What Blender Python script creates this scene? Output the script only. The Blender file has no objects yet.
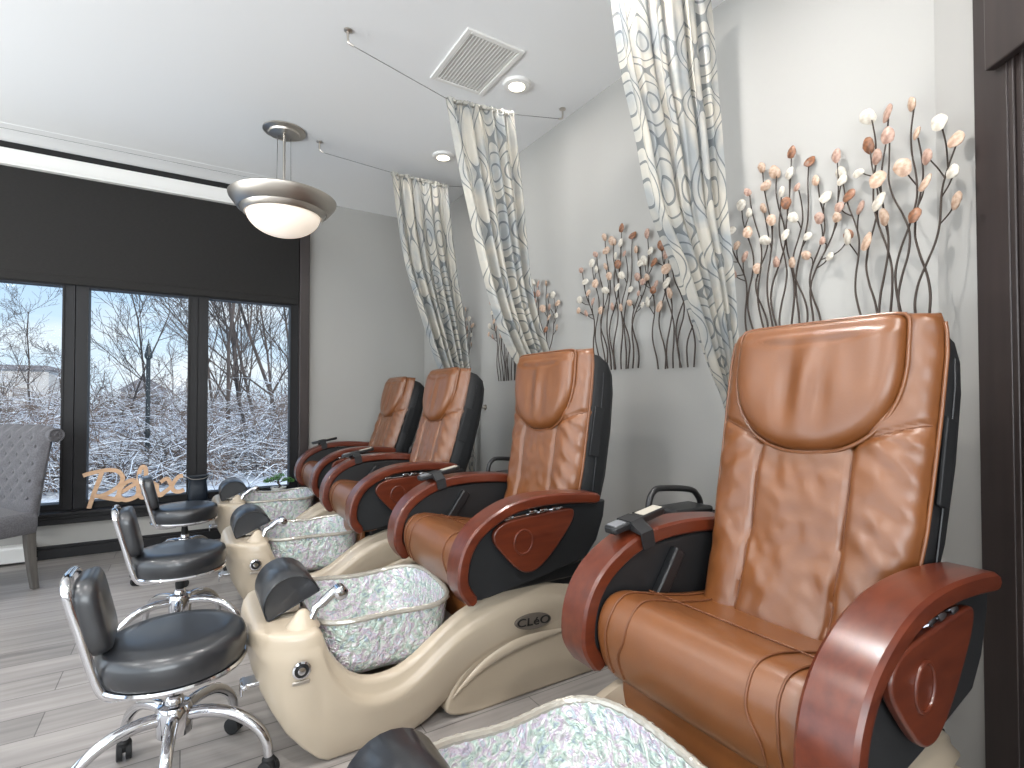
import bpy, bmesh, math, random
from mathutils import Vector, Matrix, noise
random.seed(7)
sc = bpy.context.scene
COL = sc.collection
pi = math.pi

# ------------------------------------------------------------------ helpers
def lin(c):
    out = []
    for v in c[:3]:
        v = v / 255.0
        out.append(v / 12.92 if v <= 0.04045 else ((v + 0.055) / 1.055) ** 2.4)
    return (*out, 1.0)

class MB:
    def __init__(self, off=(0, 0, 0)):
        self.v, self.f, self.uv, self.o = [], [], {}, off
    def add(self, p):
        self.v.append((p[0] - self.o[0], p[1] - self.o[1], p[2] - self.o[2]))
        return len(self.v) - 1
    def box(self, lo, hi):
        i = [self.add((x, y, z)) for x in (lo[0], hi[0]) for y in (lo[1], hi[1]) for z in (lo[2], hi[2])]
        for a, b, c, d in ((0, 1, 3, 2), (4, 6, 7, 5), (0, 4, 5, 1), (2, 3, 7, 6), (0, 2, 6, 4), (1, 5, 7, 3)):
            self.f.append((i[a], i[b], i[c], i[d]))
        return self
    def obox(self, c, ax, ay, az):
        c, ax, ay, az = Vector(c), Vector(ax), Vector(ay), Vector(az)
        i = [self.add(c + sx * ax + sy * ay + sz * az) for sx in (-1, 1) for sy in (-1, 1) for sz in (-1, 1)]
        for a, b, d, e in ((0, 1, 3, 2), (4, 6, 7, 5), (0, 4, 5, 1), (2, 3, 7, 6), (0, 2, 6, 4), (1, 5, 7, 3)):
            self.f.append((i[a], i[b], i[d], i[e]))
        return self
    def loft(self, rings, closed=False, cap=True, ringclosed=True):
        idx = [[self.add(p) for p in r] for r in rings]
        n = len(idx[0])
        m = len(idx)
        for a in range(m if closed else m - 1):
            A, B = idx[a], idx[(a + 1) % m]
            for k in range(n if ringclosed else n - 1):
                k2 = (k + 1) % n
                self.f.append((A[k], A[k2], B[k2], B[k]))
        if cap and not closed and ringclosed:
            self.f.append(tuple(reversed(idx[0])))
            self.f.append(tuple(idx[-1]))
        return idx
    def tube(self, pts, r, n=8, closed=False, cap=True, flat=None):
        pts = [Vector(p) for p in pts]
        m = len(pts)
        rad = r if isinstance(r, (list, tuple)) else [r] * m
        rings = []
        nrm = None
        for i in range(m):
            a = pts[i - 1] if (i > 0 or closed) else pts[i]
            b = pts[(i + 1) % m] if (i < m - 1 or closed) else pts[i]
            t = (b - a)
            t = t.normalized() if t.length > 1e-9 else Vector((0, 0, 1))
            if nrm is None:
                h = Vector((0, 0, 1)) if abs(t.z) < .9 else Vector((1, 0, 0))
                nrm = (h - t * h.dot(t)).normalized()
            else:
                nrm = nrm - t * nrm.dot(t)
                nrm = nrm.normalized() if nrm.length > 1e-6 else t.orthogonal().normalized()
            bi = t.cross(nrm)
            rings.append([pts[i] + nrm * (rad[i] * math.cos(2 * pi * k / n)) + bi * (rad[i] * (flat or 1) * math.sin(2 * pi * k / n)) for k in range(n)])
        self.loft(rings, closed=closed, cap=cap)
        return self
    def lathe(self, prof, c=(0, 0, 0), n=32, cap=True, axis='z'):
        rings = []
        for r, h in prof:
            ring = []
            for k in range(n):
                a = 2 * pi * k / n
                x, y = r * math.cos(a), r * math.sin(a)
                if axis == 'z': p = (x, y, h)
                elif axis == 'y': p = (x, h, y)
                else: p = (h, x, y)
                ring.append((c[0] + p[0], c[1] + p[1], c[2] + p[2]))
            rings.append(ring)
        self.loft(rings, cap=cap)
        return self
    def prism(self, pts, axis, lo, hi):
        def P(p, h):
            return {'x': (h, p[0], p[1]), 'y': (p[0], h, p[1]), 'z': (p[0], p[1], h)}[axis]
        self.loft([[P(p, lo) for p in pts], [P(p, hi) for p in pts]])
        return self
    def make(self, name, mat, parent=None, loc=None, smooth=True, bevel=0, bseg=2, sub=0, solid=0, ang=40, recalc=True):
        me = bpy.data.meshes.new(name)
        me.from_pydata(self.v, [], self.f)
        if recalc:
            bm = bmesh.new(); bm.from_mesh(me)
            bmesh.ops.recalc_face_normals(bm, faces=bm.faces)
            bm.to_mesh(me); bm.free()
        if self.uv:
            lay = me.uv_layers.new(name='UVMap')
            for lp in me.loops:
                lay.data[lp.index].uv = self.uv.get(lp.vertex_index, (0, 0))
        me.materials.append(mat)
        if smooth:
            me.polygons.foreach_set('use_smooth', [True] * len(me.polygons))
            me.set_sharp_from_angle(angle=math.radians(ang))
        o = bpy.data.objects.new(name, me)
        COL.objects.link(o)
        if loc: o.location = loc
        if parent: o.parent = parent
        if bevel:
            md = o.modifiers.new('bevel', 'BEVEL'); md.width = bevel; md.segments = bseg
            md.limit_method = 'ANGLE'; md.angle_limit = math.radians(35); md.harden_normals = False
        if solid:
            md = o.modifiers.new('solid', 'SOLIDIFY'); md.thickness = solid; md.offset = 0
        if sub:
            md = o.modifiers.new('sub', 'SUBSURF'); md.levels = sub; md.render_levels = sub
        return o

def cat(pts, k=6, closed=False):
    pts = [tuple(p) for p in pts]
    n = len(pts); d = len(pts[0]); out = []
    for i in range(n if closed else n - 1):
        g = lambda j: pts[j % n] if closed else pts[min(max(j, 0), n - 1)]
        p0, p1, p2, p3 = g(i - 1), g(i), g(i + 1), g(i + 2)
        for s in range(k):
            t = s / k
            out.append(tuple(.5 * ((2 * p1[a]) + (-p0[a] + p2[a]) * t + (2 * p0[a] - 5 * p1[a] + 4 * p2[a] - p3[a]) * t * t + (-p0[a] + 3 * p1[a] - 3 * p2[a] + p3[a]) * t ** 3) for a in range(d)))
    if not closed: out.append(pts[-1])
    return out

def interp(tab, x):
    if x <= tab[0][0]: return tab[0][1]
    for (a, va), (b, vb) in zip(tab, tab[1:]):
        if x <= b:
            t = (x - a) / (b - a)
            return va + (vb - va) * t
    return tab[-1][1]

def empty(name, loc=(0, 0, 0), rz=0, label=None, cat_=None, group=None):
    o = bpy.data.objects.new(name, None)
    COL.objects.link(o); o.location = loc; o.rotation_euler = (0, 0, rz)
    o.empty_display_size = .1
    if label: tag(o, label, cat_, group)
    return o
def tag(o, label, cat_, group=None, kind=None):
    if label: o['label'] = label
    if cat_: o['category'] = cat_
    if group: o['group'] = group
    if kind: o['kind'] = kind
    return o
def struct(o):
    o['kind'] = 'structure'
    return o
KIDS = {}
def copy_tree(o, parent=None):
    c = o.copy(); COL.objects.link(c)
    if parent: c.parent = parent
    for ch in list(o.children): copy_tree(ch, c)
    return c
def kids(o, base):
    return [c for c in o.children if c.name.split('.')[0] == base]

# ------------------------------------------------------------------ materials
def mat(name, color, rough=.5, metal=0, spec=.5, coat=0, bump=None, vary=None, emit=None, trans=0, sheen=0):
    m = bpy.data.materials.new(name); m.use_nodes = True
    nt = m.node_tree; b = nt.nodes['Principled BSDF']
    b.inputs['Base Color'].default_value = lin(color)
    b.inputs['Roughness'].default_value = rough
    b.inputs['Metallic'].default_value = metal
    b.inputs['Specular IOR Level'].default_value = spec
    b.inputs['Coat Weight'].default_value = coat
    b.inputs['Coat Roughness'].default_value = .12
    b.inputs['Sheen Weight'].default_value = sheen
    if emit:
        b.inputs['Emission Color'].default_value = lin(emit[0]); b.inputs['Emission Strength'].default_value = emit[1]
    tc = nt.nodes.new('ShaderNodeTexCoord')
    if vary:  # (color2, scale xyz, detail, lo, hi)
        mp = nt.nodes.new('ShaderNodeMapping'); mp.inputs['Scale'].default_value = vary[1]
        nz = nt.nodes.new('ShaderNodeTexNoise'); nz.inputs['Scale'].default_value = 1; nz.inputs['Detail'].default_value = vary[2]
        cr = nt.nodes.new('ShaderNodeValToRGB')
        cr.color_ramp.elements[0].position = vary[3]; cr.color_ramp.elements[1].position = vary[4]
        cr.color_ramp.elements[0].color = lin(color); cr.color_ramp.elements[1].color = lin(vary[0])
        nt.links.new(tc.outputs['Object'], mp.inputs['Vector']); nt.links.new(mp.outputs[0], nz.inputs['Vector'])
        nt.links.new(nz.outputs['Fac'], cr.inputs[0]); nt.links.new(cr.outputs[0], b.inputs['Base Color'])
    if bump:  # (scale xyz, detail, strength, distance)
        mp2 = nt.nodes.new('ShaderNodeMapping'); mp2.inputs['Scale'].default_value = bump[0]
        n2 = nt.nodes.new('ShaderNodeTexNoise'); n2.inputs['Scale'].default_value = 1; n2.inputs['Detail'].default_value = bump[1]
        bp = nt.nodes.new('ShaderNodeBump'); bp.inputs['Strength'].default_value = bump[2]; bp.inputs['Distance'].default_value = bump[3]
        nt.links.new(tc.outputs['Object'], mp2.inputs['Vector']); nt.links.new(mp2.outputs[0], n2.inputs['Vector'])
        nt.links.new(n2.outputs['Fac'], bp.inputs['Height']); nt.links.new(bp.outputs[0], b.inputs['Normal'])
    return m

S = lambda s: (s, s, s)
M = {}
M['wall'] = mat('wall_paint', (166, 164, 160), .85, bump=(S(60), 3, .05, .002))
M['ceil'] = mat('ceiling_paint', (232, 232, 232), .9)
M['dark_trim'] = mat('dark_trim', (22, 21, 23), .5, spec=.3, vary=((27, 26, 28), (6, 40, 3), 3, .35, .7))
M['casing'] = mat('brown_casing', (44, 36, 35), .4, coat=.2, vary=((52, 43, 41), (30, 30, 2), 3, .35, .7))
M['white_trim'] = mat('white_trim', (226, 224, 220), .5)
M['blind'] = mat('blind_cloth', (27, 25, 24), .9, vary=((33, 31, 29), (40, 40, 300), 2, .4, .6))
M['black_gap'] = mat('black_gap', (14, 13, 13), .7)
M['chrome'] = mat('chrome', (215, 216, 220), .08, 1)
M['nickel'] = mat('brushed_nickel', (204, 197, 188), .38, 1)
M['black_vinyl'] = mat('black_vinyl', (34, 36, 40), .36, spec=.7, coat=.4, bump=(S(220), 2, .06, .002))
M['black_cloth'] = mat('black_shell_cloth', (24, 25, 27), .62, bump=(S(300), 2, .1, .002))
M['black_plastic'] = mat('black_plastic', (26, 27, 29), .4)
M['black_metal'] = mat('black_metal', (42, 41, 42), .35, .3)
M['rubber'] = mat('rubber', (22, 22, 23), .7)
M['beige'] = mat('beige_gelcoat', (184, 170, 150), .3, coat=.35)
M['beige2'] = mat('beige_housing', (180, 166, 146), .4, coat=.15)
M['mahogany'] = mat('mahogany', (78, 31, 17), .34, spec=.4, coat=.55, vary=((98, 43, 24), (5, 40, 40), 4, .3, .7))
M['leather'] = mat('tan_leather', (119, 71, 34), .37, spec=.65, coat=.28, vary=((106, 62, 30), S(7), 4, .35, .75), bump=(S(160), 3, .12, .002))
M['leather'].node_tree.nodes['Principled BSDF'].inputs['Coat Roughness'].default_value = .3
M['piping'] = mat('leather_piping', (104, 62, 36), .5)
M['grey_fabric'] = mat('grey_fabric', (94, 93, 97), .95, sheen=.15, bump=(S(500), 2, .3, .002), vary=((82, 81, 85), S(120), 3, .4, .6))
M['grey_wood'] = mat('grey_wood', (92, 88, 84), .6, vary=((72, 69, 66), (60, 60, 6), 3, .3, .7))
M['sign_wood'] = mat('sign_wood', (224, 188, 154), .6, vary=((204, 164, 130), (8, 60, 30), 3, .3, .7))
M['navy'] = mat('navy_glaze', (26, 34, 44), .3)
M['white_ceramic'] = mat('white_ceramic', (214, 214, 208), .3)
M['green'] = mat('bonsai_green', (52, 98, 48), .7, vary=((86, 134, 66), S(60), 3, .35, .65))
M['bark'] = mat('bark', (84, 76, 70), .9, vary=((60, 54, 50), (30, 30, 6), 3, .3, .7))
M['stem'] = mat('bronze_wire', (62, 52, 46), .45, .6)
M['leafW'] = mat('shell_white', (206, 200, 188), .35, vary=((176, 166, 152), S(60), 3, .35, .65))
M['leafB'] = mat('shell_beige', (194, 170, 150), .4, vary=((162, 130, 108), S(60), 3, .35, .65))
M['leafP'] = mat('shell_pink', (180, 150, 134), .4, vary=((140, 108, 94), S(60), 3, .35, .65))
M['leafR'] = mat('shell_brown', (146, 98, 68), .4, vary=((100, 68, 50), S(60), 3, .35, .65))
M['led'] = mat('led_diffuser', (255, 246, 230), .5, emit=((255, 240, 214), 3.2))
M['bowl_glass'] = mat('frosted_glass', (240, 232, 222), .35, emit=((255, 236, 214), .42))
M['wire'] = mat('steel_wire', (120, 118, 116), .4, .6)
M['screen'] = mat('keypad_panel', (176, 170, 158), .4)
M['remote_grey'] = mat('remote_grey', (120, 122, 126), .35)
M['badge'] = mat('badge_grey', (104, 96, 88), .45, .2)
M['lettering'] = mat('badge_lettering', (22, 20, 19), .5)
M['white_paper'] = mat('white_tag', (226, 228, 230), .7)
M['house'] = mat('siding', (176, 170, 164), .9)
M['house2'] = mat('siding_dark', (136, 128, 122), .9)
M['roof'] = mat('roof_shingle', (120, 116, 118), .9)
M['lamp_post'] = mat('lamp_post_paint', (34, 40, 44), .5)
M['heater'] = mat('heater_enamel', (222, 221, 218), .45)

def floor_mat():
    m = bpy.data.materials.new('grey_plank_floor'); m.use_nodes = True
    nt = m.node_tree; b = nt.nodes['Principled BSDF']; L = nt.links.new
    tc = nt.nodes.new('ShaderNodeTexCoord')
    br = nt.nodes.new('ShaderNodeTexBrick')
    br.inputs['Scale'].default_value = 1; br.inputs['Brick Width'].default_value = 1.2; br.inputs['Row Height'].default_value = .18
    br.inputs['Mortar Size'].default_value = .0022; br.inputs['Mortar Smooth'].default_value = .4
    br.inputs['Color1'].default_value = lin((166, 160, 156)); br.inputs['Color2'].default_value = lin((146, 141, 137)); br.inputs['Mortar'].default_value = lin((96, 92, 90))
    br.offset = .37
    L(tc.outputs['Object'], br.inputs['Vector'])
    mp = nt.nodes.new('ShaderNodeMapping'); mp.inputs['Scale'].default_value = (1.4, 22, 1)
    nz = nt.nodes.new('ShaderNodeTexNoise'); nz.inputs['Scale'].default_value = 1; nz.inputs['Detail'].default_value = 5; nz.inputs['Distortion'].default_value = .6
    L(tc.outputs['Object'], mp.inputs['Vector']); L(mp.outputs[0], nz.inputs['Vector'])
    cr = nt.nodes.new('ShaderNodeValToRGB'); cr.color_ramp.elements[0].position = .3; cr.color_ramp.elements[1].position = .7
    cr.color_ramp.elements[0].color = (.66, .66, .66, 1); cr.color_ramp.elements[1].color = (1.05, 1.05, 1.05, 1)
    L(nz.outputs['Fac'], cr.inputs[0])
    mx = nt.nodes.new('ShaderNodeMix'); mx.data_type = 'RGBA'; mx.blend_type = 'MULTIPLY'; mx.inputs[0].default_value = 1
    L(br.outputs['Color'], mx.inputs[6]); L(cr.outputs[0], mx.inputs[7]); L(mx.outputs[2], b.inputs['Base Color'])
    b.inputs['Roughness'].default_value = .42
    bp = nt.nodes.new('ShaderNodeBump'); bp.inputs['Strength'].default_value = .15; bp.inputs['Distance'].default_value = .002
    L(nz.outputs['Fac'], bp.inputs['Height']); L(bp.outputs[0], b.inputs['Normal'])
    return m
M['floor'] = floor_mat()
M['mahogany'].node_tree.nodes['Principled BSDF'].inputs['Coat IOR'].default_value = 1.5
M['mahogany'].node_tree.nodes['Principled BSDF'].inputs['Coat Roughness'].default_value = .24

def glass_mat():
    m = bpy.data.materials.new('window_glass'); m.use_nodes = True
    nt = m.node_tree; nt.nodes.remove(nt.nodes['Principled BSDF']); L = nt.links.new
    t = nt.nodes.new('ShaderNodeBsdfTransparent'); t.inputs[0].default_value = (.96, .98, .98, 1)
    g = nt.nodes.new('ShaderNodeBsdfGlossy'); g.inputs['Roughness'].default_value = .02
    lw = nt.nodes.new('ShaderNodeFresnel'); lw.inputs['IOR'].default_value = 1.06
    mx = nt.nodes.new('ShaderNodeMixShader'); L(lw.outputs[0], mx.inputs[0]); L(t.outputs[0], mx.inputs[1]); L(g.outputs[0], mx.inputs[2])
    L(mx.outputs[0], nt.nodes['Material Output'].inputs[0])
    return m
M['glass'] = glass_mat()

def basin_mat():
    m = bpy.data.materials.new('iridescent_basin'); m.use_nodes = True
    nt = m.node_tree; b = nt.nodes['Principled BSDF']; L = nt.links.new
    tc = nt.nodes.new('ShaderNodeTexCoord')
    n1 = nt.nodes.new('ShaderNodeTexNoise'); n1.inputs['Scale'].default_value = 26; n1.inputs['Detail'].default_value = 4; n1.inputs['Distortion'].default_value = 1.2
    L(tc.outputs['Object'], n1.inputs['Vector'])
    cr = nt.nodes.new('ShaderNodeValToRGB'); e = cr.color_ramp.elements
    e[0].position = .3; e[0].color = lin((168, 178, 194)); e[1].position = .72; e[1].color = lin((226, 228, 232))
    for p, c in ((.42, (196, 214, 202)), (.5, (222, 222, 220)), (.58, (216, 196, 216)), (.64, (200, 214, 222))):
        q = e.new(p); q.color = lin(c)
    L(n1.outputs['Fac'], cr.inputs[0]); L(cr.outputs[0], b.inputs['Base Color'])
    b.inputs['Roughness'].default_value = .12; b.inputs['Metallic'].default_value = .25; b.inputs['Coat Weight'].default_value = .5
    b.inputs['Coat Roughness'].default_value = .05
    v = nt.nodes.new('ShaderNodeTexVoronoi'); v.inputs['Scale'].default_value = 46; v.feature = 'SMOOTH_F1'
    n2 = nt.nodes.new('ShaderNodeTexNoise'); n2.inputs['Scale'].default_value = 40; n2.inputs['Detail'].default_value = 2; n2.inputs['Distortion'].default_value = 2
    L(tc.outputs['Object'], n2.inputs['Vector'])
    mv = nt.nodes.new('ShaderNodeMapping'); mv.inputs['Rotation'].default_value = (.3, .5, .6); mv.inputs['Scale'].default_value = (1, 1.5, .6)
    L(tc.outputs['Object'], mv.inputs['Vector']); L(mv.outputs[0], v.inputs['Vector'])
    ad = nt.nodes.new('ShaderNodeMath'); ad.operation = 'ADD'; L(v.outputs['Distance'], ad.inputs[0]); L(n2.outputs['Fac'], ad.inputs[1])
    bp = nt.nodes.new('ShaderNodeBump'); bp.inputs['Strength'].default_value = .95; bp.inputs['Distance'].default_value = .013
    L(ad.outputs[0], bp.inputs['Height']); L(bp.outputs[0], b.inputs['Normal'])
    try:
        b.inputs['Thin Film Thickness'].default_value = 420; b.inputs['Thin Film IOR'].default_value = 1.6
    except Exception: pass
    return m
M['basin'] = basin_mat()

def curtain_mat():
    m = bpy.data.materials.new('lattice_sheer'); m.use_nodes = True
    nt = m.node_tree; nt.nodes.remove(nt.nodes['Principled BSDF']); L = nt.links.new
    uv = nt.nodes.new('ShaderNodeUVMap'); sp = nt.nodes.new('ShaderNodeSeparateXYZ'); L(uv.outputs[0], sp.inputs[0])
    def mth(op, a, b=None):
        n = nt.nodes.new('ShaderNodeMath'); n.operation = op
        for i, x in enumerate((a, b)):
            if x is None: continue
            if isinstance(x, (int, float)): n.inputs[i].default_value = x
            else: L(x, n.inputs[i])
        return n.outputs[0]
    cu = mth('COSINE', mth('MULTIPLY', sp.outputs[0], 2 * pi / .24)); cv = mth('COSINE', mth('MULTIPLY', sp.outputs[1], 2 * pi / .25))
    f = mth('ADD', cu, cv)
    wob = mth('MULTIPLY', mth('MULTIPLY', cu, cv), .35)
    f = mth('ADD', f, wob)
    bands = None
    for lv, w in ((.40, .10), (-.40, .09), (1.8, .12)):
        q = mth('LESS_THAN', mth('ABSOLUTE', mth('SUBTRACT', f, lv)), w)
        bands = q if bands is None else mth('MAXIMUM', bands, q)
    fac = mth('MULTIPLY', bands, .72)
    mx = nt.nodes.new('ShaderNodeMix'); mx.data_type = 'RGBA'
    mx.inputs[6].default_value = lin((214, 210, 200)); mx.inputs[7].default_value = lin((92, 100, 106))
    L(fac, mx.inputs[0])
    nz = nt.nodes.new('ShaderNodeTexNoise'); nz.inputs['Scale'].default_value = 7; nz.inputs['Detail'].default_value = 3; L(uv.outputs[0], nz.inputs['Vector'])
    rp = nt.nodes.new('ShaderNodeValToRGB'); rp.color_ramp.elements[0].position = .42; rp.color_ramp.elements[1].position = .66
    rp.color_ramp.elements[0].color = lin((204, 199, 188)); rp.color_ramp.elements[1].color = lin((164, 168, 170)); L(nz.outputs['Fac'], rp.inputs[0]); L(rp.outputs[0], mx.inputs[6])
    d = nt.nodes.new('ShaderNodeBsdfDiffuse'); t = nt.nodes.new('ShaderNodeBsdfTranslucent'); g = nt.nodes.new('ShaderNodeBsdfGlossy')
    g.inputs['Roughness'].default_value = .4
    for n in (d, t, g): L(mx.outputs[2], n.inputs['Color'])
    a = nt.nodes.new('ShaderNodeMixShader'); a.inputs[0].default_value = .4; L(d.outputs[0], a.inputs[1]); L(t.outputs[0], a.inputs[2])
    c = nt.nodes.new('ShaderNodeMixShader'); c.inputs[0].default_value = .1; L(a.outputs[0], c.inputs[1]); L(g.outputs[0], c.inputs[2])
    L(c.outputs[0], nt.nodes['Material Output'].inputs[0])
    return m
M['rim'] = mat('basin_rim_gloss', (176, 171, 160), .12, .35, coat=.5, bump=(S(55), 2, .5, .006))
M['curtain'] = curtain_mat()

def snowy(name, c, c2, snow=(226, 232, 240), thr=.25):
    m = bpy.data.materials.new(name); m.use_nodes = True
    nt = m.node_tree; b = nt.nodes['Principled BSDF']; L = nt.links.new
    b.inputs['Roughness'].default_value = .9
    ge = nt.nodes.new('ShaderNodeNewGeometry'); sp = nt.nodes.new('ShaderNodeSeparateXYZ'); L(ge.outputs['Normal'], sp.inputs[0])
    gt = nt.nodes.new('ShaderNodeMath'); gt.operation = 'GREATER_THAN'; gt.inputs[1].default_value = thr; L(sp.outputs[2], gt.inputs[0])
    tc = nt.nodes.new('ShaderNodeTexCoord'); nz = nt.nodes.new('ShaderNodeTexNoise'); nz.inputs['Scale'].default_value = 1.3; nz.inputs['Detail'].default_value = 3
    L(tc.outputs['Object'], nz.inputs['Vector'])
    cr = nt.nodes.new('ShaderNodeValToRGB'); cr.color_ramp.elements[0].position = .35; cr.color_ramp.elements[1].position = .65
    cr.color_ramp.elements[0].color = lin(c); cr.color_ramp.elements[1].color = lin(c2); L(nz.outputs['Fac'], cr.inputs[0])
    mx = nt.nodes.new('ShaderNodeMix'); mx.data_type = 'RGBA'; L(gt.outputs[0], mx.inputs[0]); L(cr.outputs[0], mx.inputs[6]); mx.inputs[7].default_value = lin(snow)
    L(mx.outputs[2], b.inputs['Base Color'])
    return m
M['brush'] = snowy('snow_laden_twigs', (88, 80, 74), (124, 104, 92), thr=.62)
M['tree'] = snowy('snow_dusted_bark', (66, 60, 57), (90, 80, 75), thr=.8)
M['snow'] = mat('snow', (232, 238, 246), .8, bump=(S(2.5), 4, .5, .1), vary=((214, 222, 234), S(.6), 4, .4, .7))

# ------------------------------------------------------------------ room shell
XR, YB, ZC, YF, XL = 2.18, 5.28, 3.12, -3.2, -4.2
def sbox(name, lo, hi, m, bevel=0):
    return struct(MB().box(lo, hi).make(name, m, bevel=bevel, smooth=False))
sbox('floor', (XL - .15, YF - .15, -.12), (XR + .3, YB + .15, 0), M['floor'])
sbox('ceiling', (XL - .15, YF - .15, ZC), (XR + .3, YB + .15, ZC + .12), M['ceil'])
# back wall (window wall): opening X -1.64..1.0, Z .34..2.95
w = MB()
w.box((XL - .15, YB, 0), (-1.64, YB + .15, ZC)); w.box((1.0, YB, 0), (XR + .3, YB + .15, ZC))
w.box((-1.64, YB, 0), (1.0, YB + .15, .32)); w.box((-1.64, YB, 2.95), (1.0, YB + .15, ZC))
struct(w.make('wall_back', M['wall'], smooth=False))
# right wall and the angled return wall beside the panelled doorway
sbox('wall_right', (XR, .75, 0), (XR + .15, YB, ZC), M['wall'])
A0 = Vector((XR, .75, 0)); AD = Vector((-math.sin(math.radians(35)), -math.cos(math.radians(35)), 0)); AN = Vector((-AD.y, AD.x, 0))
if AN.x > 0: AN = -AN
def apt(t, n, z): return A0 + AD * t + AN * n + Vector((0, 0, z))
def abox(mb, t0, t1, n0, n1, z0, z1):
    c = apt((t0 + t1) / 2, (n0 + n1) / 2, (z0 + z1) / 2)
    return mb.obox(c, AD * (t1 - t0) / 2, AN * (n1 - n0) / 2, Vector((0, 0, (z1 - z0) / 2)))
struct(abox(MB(), 0, 2.4, -.15, 0, 0, ZC).make('wall_angled', M['wall'], smooth=False))
e = apt(2.4, 0, 0)
sbox('wall_side', (e.x, YF, 0), (e.x + .15, e.y + .02, ZC), M['wall'])
w = MB()
w.box((XL - .15, YF - .15, 0), (-3.9, YF, ZC)); w.box((.3, YF - .15, 0), (XR + .3, YF, ZC)); w.box((-3.9, YF - .15, 0), (.3, YF, .7)); w.box((-3.9, YF - .15, 2.8), (.3, YF, ZC))
struct(w.make('wall_front', M['wall'], smooth=False))
wf = MB()
for x in (-3.9, -2.52, -1.12, .24): wf.box((x, YF - .12, .7), (x + .06, YF - .02, 2.8))
wf.box((-3.9, YF - .12, .7), (.3, YF - .02, .76)); wf.box((-3.9, YF - .12, 2.74), (.3, YF - .02, 2.8))
wl = struct(wf.make('window_5', M['dark_trim'], smooth=False))  # unseen window added so light reaches the back wall and chairs
MB().box((-3.86, YF - .08, .75), (.26, YF - .072, 2.75)).make('window_pane', M['glass'], wl, smooth=False)
# left wall with a storefront opening
w = MB()
w.box((XL - .15, YF, 0), (XL, YB, .08)); w.box((XL - .15, YF, 2.8), (XL, YB, ZC))
w.box((XL - .15, YF, .08), (XL, -2.6, 2.8)); w.box((XL - .15, 4.9, .08), (XL, YB, 2.8))
struct(w.make('wall_left', M['wall'], smooth=False))
# storefront window
wf = MB()
for y in (-2.6, -1.12, .38, 1.88, 3.38, 4.84):
    wf.box((XL - .12, y, .08), (XL - .02, y + .06, 2.8))
wf.box((XL - .12, -2.6, .08), (XL - .02, 4.9, .14)); wf.box((XL - .12, -2.6, 2.73), (XL - .02, 4.9, 2.8))
wl = struct(wf.make('window_4', M['dark_trim'], smooth=False))
MB().box((XL - .08, -2.56, .13), (XL - .072, 4.86, 2.74)).make('window_pane', M['glass'], wl, smooth=False)

# the three windows with dark frames
panes = [(-1.477, -.807), (-.646, .0217), (.173, .839)]
ZG0, ZG1 = .41, 2.094
for i, (a, b) in enumerate(panes):
    m = MB()
    fl = .045
    l = a - (.08 if i else .1); r = b + (.0755 if i < 2 else .075)
    if i == 0: l = -1.57
    m.box((l, 5.285, ZG0 - .05), (a, 5.40, 2.9)); m.box((b, 5.285, ZG0 - .05), (r, 5.40, 2.9))
    m.box((a, 5.285, ZG0 - .05), (b, 5.40, ZG0)); m.box((a, 5.285, ZG1), (b, 5.40, 2.9))
    # inner sash bead
    m.box((a - .012, 5.275, ZG0 - .012), (a, 5.29, ZG1)); m.box((b, 5.275, ZG0 - .012), (b + .012, 5.29, ZG1)); m.box((a, 5.275, ZG0 - .012), (b, 5.29, ZG0))
    o = struct(m.make('window_%d' % (i + 1), M['dark_trim'], smooth=False))
    MB().box((a, 5.34, ZG0), (b, 5.346, ZG1)).make('window_pane', M['glass'], o, smooth=False)
m = MB()
m.box((.912, 5.235, .35), (1.0, 5.30, 2.95)); m.box((-1.64, 5.235, .35), (-1.56, 5.30, 2.95))
struct(m.make('trim_1', M['casing'], smooth=False, bevel=.006))
m = MB()
m.box((-1.70, 5.17, .335), (1.04, 5.40, .36)); m.box((-1.66, 5.225, .262), (1.02, 5.28, .335)); m.box((-1.66, 5.205, .305), (1.02, 5.28, .335))
struct(m.make('trim_2', M['dark_trim'], smooth=False, bevel=.005))
m = MB()
m.box((-1.64, 5.22, 2.955), (1.02, 5.28, 3.065)); m.box((-1.64, 5.205, 2.94), (1.02, 5.28, 2.957))
struct(m.make('trim_3', M['white_trim'], smooth=False, bevel=.003))
m = MB(); m.box((-1.66, 5.245, 3.066), (1.05, 5.28, 3.12))
struct(m.make('trim_4', M['black_gap'], smooth=False))
m = MB()
m.box((-3.6, 5.0, 3.117), (1.075, 5.225, 3.12)); m.box((-3.6, 4.90, 3.118), (1.02, 4.992, 3.12))
struct(m.make('trim_5', M['ceil'], smooth=False))
m = MB(); m.box((-3.6, 4.992, 3.1185), (1.075, 5.0, 3.12))
struct(m.make('trim_6', M['black_gap'], smooth=False))
def base(name, lo, hi):
    m = MB(); m.box(lo, (hi[0], hi[1], .075)); 
    m.box((lo[0], lo[1] + .006, .075), (hi[0], hi[1], .1))
    struct(m.make(name, M['dark_trim'], smooth=False, bevel=.004))
base('baseboard_back', (-4.2, 5.262, 0), (XR, 5.28, 0))
m = MB(); m.box((XR - .018, .75, 0), (XR, 5.262, .1)); struct(m.make('baseboard_right', M['dark_trim'], smooth=False, bevel=.004))
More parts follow.
